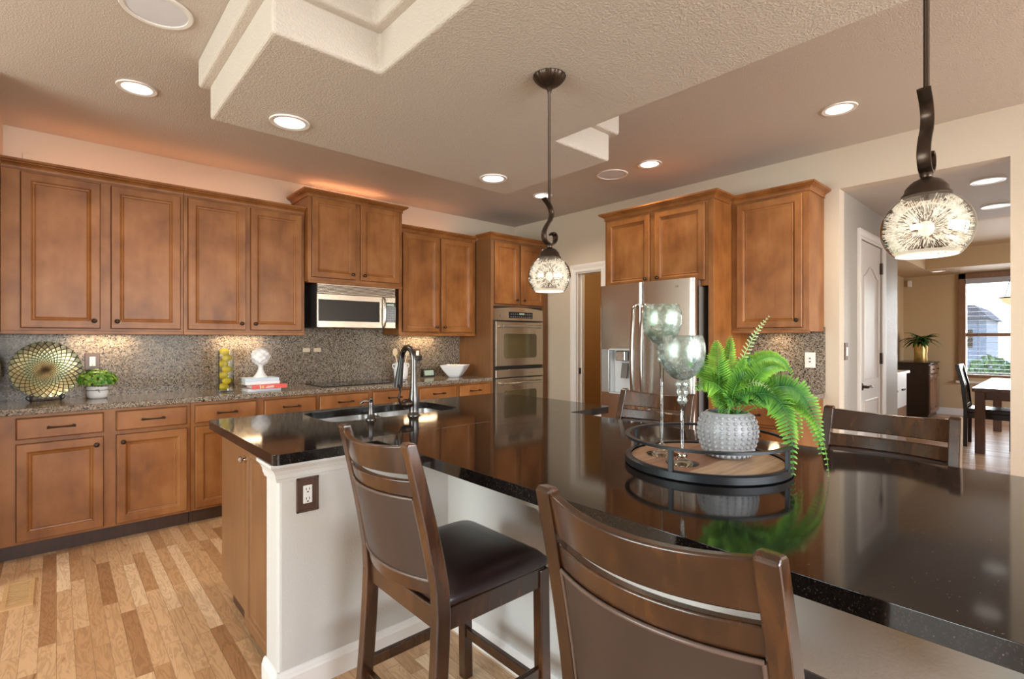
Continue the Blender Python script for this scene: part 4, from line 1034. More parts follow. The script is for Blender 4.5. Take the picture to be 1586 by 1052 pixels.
# ------------------------------------------------------------------ things on the back counter
def plate_obj():
    t = thing('decorative_plate', (-0.050, 4.60, 0.922), 'large round gold and green mosaic plate on a wire stand', 'plate')
    m = MB(); n = 96; prof = [(0.0005, 0.020), (0.04, 0.019), (0.09, 0.013), (0.14, 0.004), (0.172, -0.008), (0.186, -0.016)]
    vs = []; fs = []
    for s in (0, 1):
        for (r, d) in prof:
            for k in range(n):
                a = 2 * PI * k / n
                rr = r * (1 + (0.022 * abs(math.cos(14 * a)) if r > 0.15 else 0))
                vs.append((rr * math.cos(a), d + s * 0.006, rr * math.sin(a)))
    np_ = len(prof)
    for s in (0, 1):
        for i in range(np_ - 1):
            for k in range(n):
                q = s * np_ * n
                fs.append((q + i * n + k, q + i * n + (k + 1) % n, q + (i + 1) * n + (k + 1) % n, q + (i + 1) * n + k))
    for k in range(n):
        a = (np_ - 1) * n; b = np_ * n + a; fs.append((a + k, a + (k + 1) % n, b + (k + 1) % n, b + k))
    fs.append(tuple(range(n))); fs.append(tuple(range(np_ * n, np_ * n + n)))
    m.add(vs, fs)
    d = obj('dish', m, M_['plate'], t, smooth=40)
    d.location = (0, 0.03, 0.200); d.rotation_euler = (math.radians(-9), 0, math.radians(14))
    return t
plate_obj()
st = thing('plate_stand', (-0.050, 4.60, 0.914), 'black wire easel with curled feet under the mosaic plate', 'plate stand')
for s in (-1, 1):
    w = MB()
    x = s * 0.075
    w.tube([(x, 0.10, 0.004), (x, 0.0, 0.004), (x, -0.05, 0.006), (x, -0.072, 0.016), (x, -0.076, 0.034), (x, -0.062, 0.046), (x, -0.050, 0.038), (x, -0.056, 0.030)], 0.0035, 8)
    w.tube([(x, 0.085, 0.004), (x * 0.5, 0.11, 0.16), (0, 0.12, 0.22)], 0.0035, 8)
    w.tube([(x, -0.03, 0.004), (x + s * 0.014, -0.045, 0.018), (x + s * 0.022, -0.05, 0.032), (x + s * 0.012, -0.05, 0.042), (x + s * 0.004, -0.05, 0.034)], 0.003, 8)
    obj('wire_arm', w, M_['black_metal'], st, smooth=60)
obj('crossbar', MB().tube([(-0.075, 0.06, 0.004), (0.075, 0.06, 0.004)], 0.003, 8), M_['black_metal'], st)

def boxwood(loc):
    t = thing('potted_plant', loc, 'small bushy green plant in a white ribbon-tied pot', 'potted plant')
    obj('pot', MB().lathe([(0.046, 0), (0.056, 0.010), (0.061, 0.035), (0.062, 0.070), (0.064, 0.073), (0.064, 0.082), (0.058, 0.082), (0.056, 0.070), (0.001, 0.068)], 32), M_['ceramic'], t, smooth=50)
    obj('twine', MB().lathe([(0.0625, 0.056), (0.065, 0.058), (0.0625, 0.060)], 32, cap=False).tube([(0.01, -0.064, 0.058), (0.0, -0.07, 0.066), (-0.012, -0.068, 0.062), (0.0, -0.066, 0.057), (0.012, -0.07, 0.045)], 0.0016, 6), M_['soil'], t)
    rng = random.Random(3); m = MB()
    for i in range(620):
        u = rng.uniform(-0.35, 1); a = rng.uniform(0, 2 * PI); q = math.sqrt(max(0, 1 - u * u)); r = rng.uniform(0.72, 1.0)
        d = Vector((q * math.cos(a), q * math.sin(a), u)); p = Vector((d.x * 0.112 * r, d.y * 0.10 * r, 0.125 + d.z * 0.078 * r))
        nrm = (d + Vector((rng.uniform(-.6, .6), rng.uniform(-.6, .6), rng.uniform(-.3, .7)))).normalized()
        s = nrm.cross(Vector((rng.uniform(-1, 1), rng.uniform(-1, 1), rng.uniform(-1, 1)))).normalized(); f = nrm.cross(s)
        w, l = rng.uniform(0.007, 0.011), rng.uniform(0.010, 0.016)
        m.add([p - f * l, p - f * l * .2 + s * w, p + f * l * .6 + s * w * .7, p + f * l, p + f * l * .6 - s * w * .7, p - f * l * .2 - s * w], [(0, 1, 2, 3, 4, 5)])
    o = obj('foliage', m, M_['boxwood'], t); o['kind'] = 'stuff'
    st_ = MB()
    for k in range(9):
        a = k * 0.7; st_.tube([(0.02 * math.cos(a), 0.02 * math.sin(a), 0.066), (0.05 * math.cos(a), 0.05 * math.sin(a), 0.13)], 0.002, 5)
    obj('stems', st_, M_['fern_dark'], t)
boxwood((0.215, 4.58, 0.914))

gv = thing('glass_vase', (0.983, 4.45, 0.914), 'tall square clear glass vase filled with lemons', 'vase')
vm = MB()
for (x0, x1, y0, y1, z0, z1) in ((-0.052, 0.052, -0.052, -0.049, 0.012, 0.325), (-0.052, 0.052, 0.049, 0.052, 0.012, 0.325), (-0.052, -0.049, -0.049, 0.049, 0.012, 0.325), (0.049, 0.052, -0.049, 0.049, 0.012, 0.325), (-0.052, 0.052, -0.052, 0.052, 0, 0.012)):
    vm.box(x0, x1, y0, y1, z0, z1)
obj('vessel', vm, M_['glass'], gv)
def lemon(r):
    m = MB(); prof = []
    for i in range(13):
        a = PI * i / 12; z = -math.cos(a); rr = math.sin(a) ** 0.9
        z2 = z * 1.18 + (0.10 if z > 0.93 else (-0.08 if z < -0.97 else 0)); prof.append((max(0.002, rr * r), z2 * r))
    return m.lathe(prof, 18)
lm0 = None
for i, (x, y, z, rx, rz) in enumerate(((-0.013, -0.010, 0.0415, 90, 85), (0.014, 0.008, 0.0865, 90, 95), (-0.014, -0.006, 0.1315, 90, 80), (0.014, 0.009, 0.1765, 90, 100), (-0.014, -0.008, 0.2215, 90, 88), (0.013, 0.008, 0.2665, 90, 92), (-0.006, -0.006, 0.3135, 90, 60))):
    lab = ('lemon in the square vase, lowest of the column', 'second lemon up in the square glass vase', 'third lemon up in the square glass vase', 'middle lemon of the column in the square vase', 'third lemon down in the square glass vase', 'second lemon down in the square glass vase', 'topmost lemon in the square glass vase')[i]
    if lm0 is None:
        lm0 = obj('lemon', lemon(0.0285), M_['lemon'], smooth=80); o = lm0
    else:
        o = lm0.copy(); COL.objects.link(o)
    o.location = (0.983 + x, 4.45 + y, 0.914 + z); o.rotation_euler = (math.radians(rx), 0, math.radians(rz))
    tag(o, lab, 'lemon', 'lemons in the square vase')

def book(loc, w, d, h, cover, rz, label, marks=None):
    t = thing('book', loc, label, 'book', 'stacked books on the back counter', rz)
    obj('pages', MB().box(-w / 2 + 0.006, w / 2 - 0.006, -d / 2 + 0.003, d / 2 - 0.006, 0.003, h - 0.003), M_['paper'], t)
    obj('cover', MB().box(-w / 2, w / 2, -d / 2, d / 2, 0, 0.003).box(-w / 2, w / 2, -d / 2, d / 2, h - 0.003, h).box(-w / 2, w / 2, -d / 2 - 0.001, -d / 2 + 0.003, 0, h), cover, t, bevel=0.001)
    if marks:
        m = MB()
        for (a, b, c, e) in marks: m.box(a, b, -d / 2 - 0.0018, -d / 2, c, e)
        obj('spine_mark', m, M_['paper'], t)
    return t
book((1.230, 4.40, 0.9141), 0.250, 0.18, 0.022, M_['book_white'], math.radians(4), 'white book at the bottom of the stack on the back counter')
b2_ = book((1.262, 4.36, 0.9365), 0.262, 0.20, 0.030, M_['book_red'], math.radians(-2), 'red book with pale spine marks, in the counter stack', [(-0.03, 0.03, 0.008, 0.013), (-0.02, 0.03, 0.017, 0.021), (-0.072, -0.066, 0.002, 0.028)])
obj('spine_emblem', MB().box(-0.060, -0.042, -0.1022, -0.1005, 0.005, 0.025), M_['orange_mark'], b2_)
book((1.225, 4.42, 0.967), 0.258, 0.18, 0.024, M_['book_white'], math.radians(1), 'white book under the topmost pale blue book')
book((1.222, 4.42, 0.9915), 0.254, 0.18, 0.026, M_['book_blue'], math.radians(1), 'pale blue book on top of the stack, under the white finial')
fn = thing('finial_sculpture', (1.235, 4.42, 1.0177), 'white carved ball finial on a flared foot, on the books', 'sculpture')
obj('foot', MB().lathe([(0.052, 0), (0.052, 0.006), (0.044, 0.016), (0.028, 0.040), (0.019, 0.066), (0.019, 0.090), (0.030, 0.104), (0.036, 0.108)], 28), M_['matte_white'], fn, smooth=50)
bm_ = MB(); vs = []; fs = []; n, mm = 40, 28
for i in range(mm + 1):
    ph = PI * i / mm
    for k in range(n):
        a = 2 * PI * k / n
        r = 0.068 * (1 + 0.085 * math.sin(5 * a + 6 * ph) * math.sin(ph) + 0.055 * math.sin(8 * a - 9 * ph) * math.sin(ph))
        vs.append((r * math.sin(ph) * math.cos(a), r * math.sin(ph) * math.sin(a), 0.168 - r * math.cos(ph) * 1.02))
for i in range(mm):
    for k in range(n): fs.append((i * n + k, i * n + (k + 1) % n, (i + 1) * n + (k + 1) % n, (i + 1) * n + k))
obj('carved_ball', bm_.add(vs, fs), M_['matte_white'], fn, smooth=60)

cr = thing('utensil_crock', (2.62, 4.60, 0.914), 'white ceramic crock holding wooden utensils, behind the faucet', 'crock')
obj('crock', MB().lathe([(0.055, 0), (0.064, 0.01), (0.072, 0.05), (0.074, 0.10), (0.066, 0.145), (0.062, 0.160), (0.066, 0.172), (0.060, 0.172), (0.056, 0.158), (0.060, 0.03), (0.001, 0.02)], 28), M_['ceramic'], cr, smooth=50)
for s in (-1, 1): obj('handle', MB().tube([(s * 0.066, 0, 0.155), (s * 0.088, 0, 0.160), (s * 0.094, 0, 0.140), (s * 0.086, 0, 0.120), (s * 0.072, 0, 0.115)], 0.006, 8), M_['ceramic'], cr, smooth=60)
def spoon(x, y, lx, ly, label, rz):
    t = thing('wooden_spoon', (2.62 + x, 4.60 + y, 0.940), label, 'spoon', 'wooden utensils in the crock', rz)
    top = Vector((lx, ly, 0.22))
    obj('handle', MB().tube([(0, 0, 0), tuple(top)], 0.006, 8), M_['spoon'], t, smooth=60)
    b = MB().ball((0, 0, 0), 0.028, 16, 10, 1.45); b.v = [(p[0], p[1] * 0.35, p[2]) for p in b.v]; b.v = [tuple(Vector(p) + top + Vector((lx, ly, 0.22)).normalized() * 0.035) for p in b.v]
    obj('bowl', b, M_['spoon'], t, smooth=60)
spoon(-0.02, 0.0, -0.045, -0.01, 'wooden spoon leaning left in the white crock', 0)
spoon(0.012, 0.01, 0.012, 0.005, 'wooden spoon standing upright in the white crock', 0)
spoon(0.020, -0.005, 0.036, -0.01, 'wooden spoon leaning right in the white crock, behind the faucet column', 0)

ck2 = thing('desk_clock', (3.03, 4.72, 0.914), 'small black tabletop weather clock with a pale screen', 'clock')
obj('case', MB().add([(-0.075, -0.02, 0), (0.075, -0.02, 0), (0.075, 0.03, 0), (-0.075, 0.03, 0), (-0.075, 0.0, 0.085), (0.075, 0.0, 0.085), (0.075, 0.02, 0.085), (-0.075, 0.02, 0.085)], [(3, 2, 1, 0), (4, 5, 6, 7), (0, 1, 5, 4), (1, 2, 6, 5), (2, 3, 7, 6), (3, 0, 4, 7)]), M_['black_plastic'], ck2, bevel=0.006)
obj('screen', MB().add([(-0.058, -0.0175, 0.017), (0.058, -0.0175, 0.017), (0.058, -0.0035, 0.072), (-0.058, -0.0035, 0.072), (-0.058, -0.014, 0.017), (0.058, -0.014, 0.017), (0.058, 0.0, 0.072), (-0.058, 0.0, 0.072)], [(0, 1, 2, 3), (7, 6, 5, 4), (0, 4, 5, 1), (1, 5, 6, 2), (2, 6, 7, 3), (3, 7, 4, 0)]), M_['lcd'], ck2)

wbw = thing('serving_bowl', (3.24, 4.52, 0.914), 'white square-rimmed bowl with lemons, beside the oven tower', 'bowl')
def sqbowl():
    m = MB(); rings = []
    def ring(s, z, rad, lift=0.0):
        p = round_poly([(-s, -s), (s, -s), (s, s), (-s, s)], [rad] * 4, 6)
        return [(x, y, z + lift * (min(abs(x), abs(y)) / s) ** 2) for x, y in p]
    for (s, z, r, l) in ((0.055, 0, 0.03, 0), (0.062, 0.004, 0.03, 0), (0.085, 0.035, 0.035, 0), (0.115, 0.08, 0.03, 0.004), (0.136, 0.120, 0.02, 0.012), (0.132, 0.122, 0.02, 0.012), (0.110, 0.082, 0.03, 0.004), (0.08, 0.04, 0.035, 0), (0.05, 0.012, 0.03, 0)):
        rings.append(ring(s, z, r, l))
    m.loft(rings); return m
obj('bowl', sqbowl(), M_['ceramic'], wbw, smooth=50).rotation_euler = (0, 0, math.radians(38))
for i, (x, y, z, rz, lab) in enumerate(((-0.03, -0.03, 0.060, 30, 'lemon low in the white bowl, at its left'), (0.04, 0.0, 0.062, 100, 'lemon low in the white bowl, at its right'), (-0.01, 0.045, 0.064, 60, 'lemon low in the white bowl, at its back'), (0.002, -0.008, 0.104, 140, 'lemon on top in the white bowl, showing above the rim'))):
    o = lm0.copy(); COL.objects.link(o); o.location = (3.24 + x, 4.52 + y, 0.914 + z); o.rotation_euler = (math.radians(82), 0, math.radians(rz)); tag(o, lab, 'lemon', 'lemons in the white bowl')

# ------------------------------------------------------------------ tray group on the island
TX, TY, TZ = 1.600, 0.815, 0.914
tr = thing('round_tray', (TX, TY, TZ), 'round tray with a wooden base and black metal rail', 'tray')
obj('board', MB().lathe([(0.001, 0.006), (0.238, 0.006), (0.238, 0.022), (0.001, 0.022)], 64), M_['tray_wood'], tr, smooth=30)
obj('base_ring', MB().lathe([(0.236, 0.002), (0.252, 0.0), (0.259, 0.004), (0.259, 0.024), (0.252, 0.029), (0.238, 0.027)], 64, cap=False), M_['black_metal'], tr, smooth=40)
obj('rail', MB().lathe([(0.244, 0.088), (0.260, 0.088), (0.260, 0.096), (0.244, 0.096), (0.244, 0.088)], 64, cap=False), M_['black_metal'], tr, smooth=40)
for a in (-100, -50, -190, 140, 80, 20):
    a2 = math.radians(a); c, s = math.cos(a2), math.sin(a2)
    b = MB().box(0.246, 0.258, -0.006, 0.006, 0.020, 0.090); b.xf(Matrix.Rotation(a2, 4, 'Z')); 
# posts placed where the photo shows them: two at the front, one at the back left, one at the back right
for a in (-175, -88, 95, 5):
    b = MB().box(0.246, 0.258, -0.007, 0.007, 0.020, 0.090).xf(Matrix.Rotation(math.radians(a), 4, 'Z'))
    obj('post', b, M_['black_metal'], tr, bevel=0.0015)

TT = TZ + 0.0222
pt = thing('potted_fern', (1.675, 0.775, TT), 'large green fern in a pale grey hobnail pot on the tray', 'potted plant')
pprof = [(0.052, 0), (0.064, 0.004), (0.080, 0.030), (0.090, 0.065), (0.092, 0.090), (0.088, 0.118), (0.076, 0.142), (0.068, 0.150), (0.062, 0.150), (0.068, 0.138), (0.001, 0.132)]
pot = obj('pot', MB().lathe(pprof, 48), M_['pot'], pt, smooth=50)
hb = MB()
def pr_at(z):
    for (a, b) in zip(pprof[:-1], pprof[1:]):
        if a[1] <= z <= b[1]: t = (z - a[1]) / (b[1] - a[1]); return a[0] + (b[0] - a[0]) * t
    return 0.06
for r in range(9):
    z = 0.012 + r * 0.0155; rad = pr_at(z)
    for k in range(26):
        a = 2 * PI * k / 26
        hb.ball((rad * math.cos(a), rad * math.sin(a), z), 0.0064, 10, 6)
obj('hobnails', hb, M_['pot'], pot, smooth=60)
obj('soil', MB().lathe([(0.001, 0.136), (0.066, 0.134), (0.066, 0.130), (0.001, 0.130)], 24), M_['soil'], pt)

RV = Vector((math.cos(YAW), -math.sin(YAW), 0)); FV = Vector((math.sin(YAW), math.cos(YAW), 0)); UV = Vector((0, 0, 1))
def frond(tip, ctrl, n, wmax, mat, rng, droop=0.35, base=(0, 0, 0.135), thin=0.80, s_tw=1.0):
    """a fern frond: curved midrib with paired leaflets that taper to the tip"""
    P0 = Vector(base); P1 = Vector(ctrl); P2 = Vector(tip); m = MB()
    def B(t): return P0 * (1 - t) ** 2 + P1 * (2 * t * (1 - t)) + P2 * t * t
    def D(t): return ((P1 - P0) * (2 * (1 - t)) + (P2 - P1) * (2 * t)).normalized()
    m.tube([B(i / 14) for i in range(15)], [0.0022 * (1 - i / 18) for i in range(15)], 5)
    m.tone = [0.25] * len(m.v)
    nrm = (UV * rng.uniform(0.30, 0.55) - FV * rng.uniform(0.65, 0.95) + RV * rng.uniform(-0.25, 0.35)).normalized()
    ln = sum((B((i + 1) / 30) - B(i / 30)).length for i in range(30))
    for i in range(n):
        t = 0.12 + 0.88 * i / (n - 1); p = B(t); d = D(t)
        sd_ = d.cross(nrm)
        if sd_.length < 0.05: sd_ = d.cross(UV)
        sd_.normalize(); up = sd_.cross(d).normalized()
        w = wmax * min(1, (t - 0.05) * 4.5) * max(0.0, 1 - max(0, t - 0.55) / 0.50) ** 0.75
        w = max(w, 0.005)
        for s in (-1, 1):
            j = rng.uniform(0.88, 1.1)
            ax = (sd_ * s + d * 0.38 - up * (droop * rng.uniform(0.5, 1.3))).normalized()
            hw = min(ln / n * thin, w * 0.5)
            c = (d + up * 0.55 * s_tw).normalized() * hw * 0.5
            tp = p + ax * w * j
            mid = p + ax * w * 0.42 * j + up * (w * 0.09); q = p + ax * w * 0.78 * j + up * (w * 0.05)
            v = [p - c * 0.8, p + c * 0.8, mid + c * 1.05, q + c * 0.85, tp, q - c * 0.80, mid - c * 1.0, mid]
            m.add(v, [(0, 1, 2, 7), (7, 2, 3, 4), (0, 7, 6), (7, 4, 5, 6)])
            k = rng.uniform(-0.12, 0.12)
            m.tone += [0.05, 0.05, 0.50 + k, 0.85 + k, 1.0, 0.75 + k, 0.40 + k, 0.28 + k]
    return m
rng = random.Random(11)
def fv(r, f, u): return RV * r + FV * f + UV * u
SPEC = [  # tip (right, forward, up) relative to pot base, control point, leaflets, width, material
    ((0.110, -0.200, -0.006), (0.150, -0.14, 0.360), 37, 0.058, 'fern_dark'),
    ((0.216, -0.200, -0.012), (0.240, -0.12, 0.300), 33, 0.026, 'fern'),
    ((0.265, -0.085, 0.030), (0.230, -0.07, 0.390), 39, 0.058, 'fern_dark'),
    ((0.235, -0.020, 0.070), (0.190, -0.02, 0.380), 37, 0.050, 'fern'),
    ((0.165, -0.110, 0.060), (0.150, -0.07, 0.340), 33, 0.050, 'fern'),
    ((0.265, 0.080, 0.270), (0.150, 0.05, 0.440), 35, 0.040, 'fern'),
    ((0.200, 0.100, 0.310), (0.090, 0.07, 0.370), 30, 0.040, 'fern'),
    ((0.170, -0.05, 0.295), (0.080, -0.04, 0.350), 30, 0.040, 'fern'),
    ((0.025, 0.030, 0.400), (0.012, 0.02, 0.280), 28, 0.040, 'fern'),
    ((-0.040, -0.01, 0.385), (-0.030, -0.01, 0.280), 28, 0.054, 'fern'),
    ((-0.085, 0.09, 0.330), (-0.03, 0.06, 0.280), 24, 0.036, 'fern_dark'),
    ((-0.135, -0.07, 0.235), (-0.050, -0.04, 0.300), 26, 0.060, 'fern'),
    ((-0.115, 0.04, 0.310), (-0.06, 0.03, 0.300), 24, 0.036, 'fern'),
    ((-0.075, -0.08, 0.175), (-0.05, -0.05, 0.240), 19, 0.036, 'fern'),
    ((-0.030, -0.10, 0.170), (-0.01, -0.06, 0.250), 17, 0.032, 'fern_dark'),
    ((0.065, -0.12, 0.185), (0.04, -0.06, 0.270), 19, 0.036, 'fern_dark'),
    ((0.080, 0.16, 0.270), (0.04, 0.08, 0.330), 24, 0.036, 'fern_dark'),
    ((-0.020, 0.17, 0.250), (-0.01, 0.08, 0.320), 24, 0.036, 'fern_dark'),
    ((0.100, -0.02, 0.270), (0.03, -0.02, 0.310), 24, 0.038, 'fern_dark'),
    ((0.140, 0.04, 0.230), (0.08, 0.02, 0.320), 26, 0.042, 'fern'),
    ((-0.010, 0.02, 0.330), (-0.005, 0.01, 0.240), 24, 0.036, 'fern_dark'),
    ((0.060, 0.0, 0.330), (0.03, 0.0, 0.260), 24, 0.036, 'fern'),
    ((0.110, 0.05, 0.330), (0.05, 0.03, 0.310), 26, 0.036, 'fern_dark'),
    ((0.020, -0.09, 0.250), (0.01, -0.04, 0.290), 22, 0.038, 'fern'),
]
for (tp, ctl, n, w, mt) in SPEC:
    a = rng.uniform(0, 2 * PI); b0 = Vector((0.03 * math.cos(a), 0.03 * math.sin(a), 0.135))
    obj('frond', frond(fv(*tp), fv(*ctl), n, w, M_[mt], rng, base=b0), M_[mt], pt)
fp = frond(fv(0.155, 0.03, 0.470), fv(0.05, 0.03, 0.360), 24, 0.019, None, rng, droop=-0.2, thin=0.35)
o = obj('frond', fp, M_['fern_pale'], pt); o['label'] = 'pale young frond'
o = obj('frond', frond(fv(0.105, -0.11, 0.215), fv(0.04, -0.05, 0.32), 16, 0.016, None, rng, droop=-0.1, thin=0.35), M_['fern_pale'], pt); o['label'] = 'pale thin frond'

def candle_glass(loc, stem_h, bowl_r, bowl_h, mat, label, neck):
    t = thing('glass_candle_holder', loc, label, 'candle holder', 'long-stemmed glass candle holders')
    obj('foot', MB().lathe([(0.050, 0), (0.051, 0.002), (0.038, 0.006), (0.018, 0.012), (0.013, 0.018), (0.016, 0.024), (0.012, 0.031), (0.0065, 0.040)], 36), M_['glass'], t, smooth=60)
    obj('stem', MB().lathe([(0.0062, 0.038), (0.0052, stem_h * 0.5), (0.0075, stem_h - neck), (0.010, stem_h - neck + 0.004)], 16), M_['glass'], t, smooth=60)
    nk = [(0.010, stem_h - neck)]
    z = stem_h - neck
    for k in range(3):
        h = neck / 3; nk += [(0.014 + 0.0025 * k, z + h * 0.25), (0.0165 + 0.003 * k, z + h * 0.5), (0.012 + 0.002 * k, z + h * 0.98)]; z += h
    obj('neck', MB().lathe(nk, 24), mat, t, smooth=60)
    pr = []
    for i in range(15):
        a = 0.16 + (2.10 - 0.16) * i / 14
        pr.append((bowl_r * math.sin(a), stem_h + bowl_h * 0.5 * (1 - math.cos(a)) / (0.5 * (1 - math.cos(2.10)))))
    inner = [(r - 0.0025, z + 0.001) for r, z in pr[::-1]]
    obj('bowl', MB().lathe(pr + inner, 40), mat, t, smooth=60)
candle_glass((1.472, 0.826, TT), 0.262, 0.070, 0.142, M_['mercury_grey'], 'shorter mercury-glass candle holder on the tray, in front', 0.075)
candle_glass((1.537, 0.938, TT), 0.372, 0.066, 0.138, M_['mercury'], 'taller greenish mercury-glass candle holder on the tray, behind', 0.06)

# ------------------------------------------------------------------ pendants
def pendant(loc, label):
    t = thing('pendant_light', loc, label, 'pendant light', 'glass globe pendants over the island')
    z = lambda w: w - loc[2]
    obj('canopy', MB().lathe([(0.068, z(2.4555)), (0.067, z(2.448)), (0.055, z(2.432)), (0.034, z(2.415)), (0.014, z(2.405)), (0.010, z(2.396))], 96, mod=lambda a: 1 + 0.05 * abs(math.sin(9 * a))), M_['bronze'], t, smooth=50)
    obj('rod', MB().tube([(0, 0, z(2.40)), (0, 0, z(2.385)), (0, 0, z(2.38)), (0, 0, z(1.905))], [0.009, 0.009, 0.0062, 0.0062], 12), M_['bronze'], t, smooth=60)
    path = [(-0.034, 1.928), (-0.020, 1.918), (-0.004, 1.905), (0.010, 1.885), (0.013, 1.865), (0.004, 1.840), (-0.016, 1.815), (-0.030, 1.790), (-0.034, 1.770), (-0.028, 1.750), (-0.012, 1.738), (0.006, 1.735), (0.024, 1.742), (0.036, 1.756), (0.038, 1.772), (0.030, 1.784), (0.018, 1.786), (0.012, 1.778)]
    # smooth the path
    sm = []
    for i in range(len(path) - 1):
        a, b = Vector(path[i]), Vector(path[i + 1]); p = Vector(path[max(0, i - 1)]); q = Vector(path[min(len(path) - 1, i + 2)])
        for k in range(3):
            u = k / 3; sm.append(0.5 * ((2 * a) + (b - p) * u + (2 * p - 5 * a + 4 * b - q) * u * u + (3 * a - p - 3 * b + q) * u ** 3))
    sm.append(Vector(path[-1])); rings = []
    for i, p in enumerate(sm):
        tg = (sm[min(i + 1, len(sm) - 1)] - sm[max(i - 1, 0)]).normalized(); nx = Vector((-tg.y, tg.x)); wd = 0.0135; th = 0.0042
        rings.append([(p.x + nx.x * th * q, s * wd, z(p.y + nx.y * th * q)) for s, q in ((-1, -0.6), (-0.6, -1), (0.6, -1), (1, -0.6), (1, 0.6), (0.6, 1), (-0.6, 1), (-1, 0.6))])
    obj('scroll', MB().loft(rings), M_['bronze'], t, smooth=50)
    obj('socket_cap', MB().lathe([(0.009, z(1.738)), (0.014, z(1.731)), (0.012, z(1.722)), (0.017, z(1.718)), (0.030, z(1.712)), (0.042, z(1.697)), (0.045, z(1.685)), (0.050, z(1.680)), (0.050, z(1.676)), (0.001, z(1.676))], 36), M_['bronze'], t, smooth=50)
    cz = z(1.598); R = 0.092; pr = []
    for i in range(21):
        a = 0.50 + (2.40 - 0.50) * i / 20; pr.append((R * math.sin(a), cz + R * 0.97 * math.cos(a)))
    obj('globe_shade', MB().lathe(pr, 56, cap=False), M_['shade'], t, smooth=60)
    rg = random.Random(5); sp_ = MB()
    for k in range(1100):
        u = rg.uniform(-0.72, 0.90); a = rg.uniform(0, 2 * PI); q = math.sqrt(1 - u * u); d = Vector((q * math.cos(a), q * math.sin(a), u))
        r1 = R * rg.uniform(0.34, 0.88); r2 = min(R * 0.955, r1 + R * rg.uniform(0.07, 0.20))
        s = d.cross(Vector((0.3, 0.2, 1))).normalized(); f = d.cross(s); w = rg.uniform(0.0004, 0.0009); c0 = Vector((0, 0, cz))
        A = c0 + d * r1; B_ = c0 + d * r2
        sp_.add([A + s * w, A - s * w * .5 + f * w * .87, A - s * w * .5 - f * w * .87, B_ + s * w, B_ - s * w * .5 + f * w * .87, B_ - s * w * .5 - f * w * .87], [(0, 1, 2), (5, 4, 3), (0, 3, 4, 1), (1, 4, 5, 2), (2, 5, 3, 0)])
    so = obj('glint_needles', sp_, M_['glint'], t); so['kind'] = 'stuff'  # self-glowing needles imitate reflections inside the mirrored globe
    obj('glowing_rim', MB().lathe([(R * math.sin(2.40) - 0.001, cz + R * 0.97 * math.cos(2.40)), (R * math.sin(2.40) - 0.003, cz + R * 0.97 * math.cos(2.40) + 0.001), (R * math.sin(2.26) - 0.004, cz + R * 0.97 * math.cos(2.26))], 48, cap=False), M_['glint'], t, smooth=60)  # rim glows by itself to imitate bulb light caught in the edge
    obj('bulb', MB().ball((0, 0, cz), 0.016, 16, 12, 1.2), M_['bulb'], t, smooth=80)
pendant((1.57, 1.50, 2.0), 'smaller looking silvery globe pendant in front of the wall ovens')
pendant((1.57, 0.236, 2.0), 'large near silvery globe pendant before the passage opening')

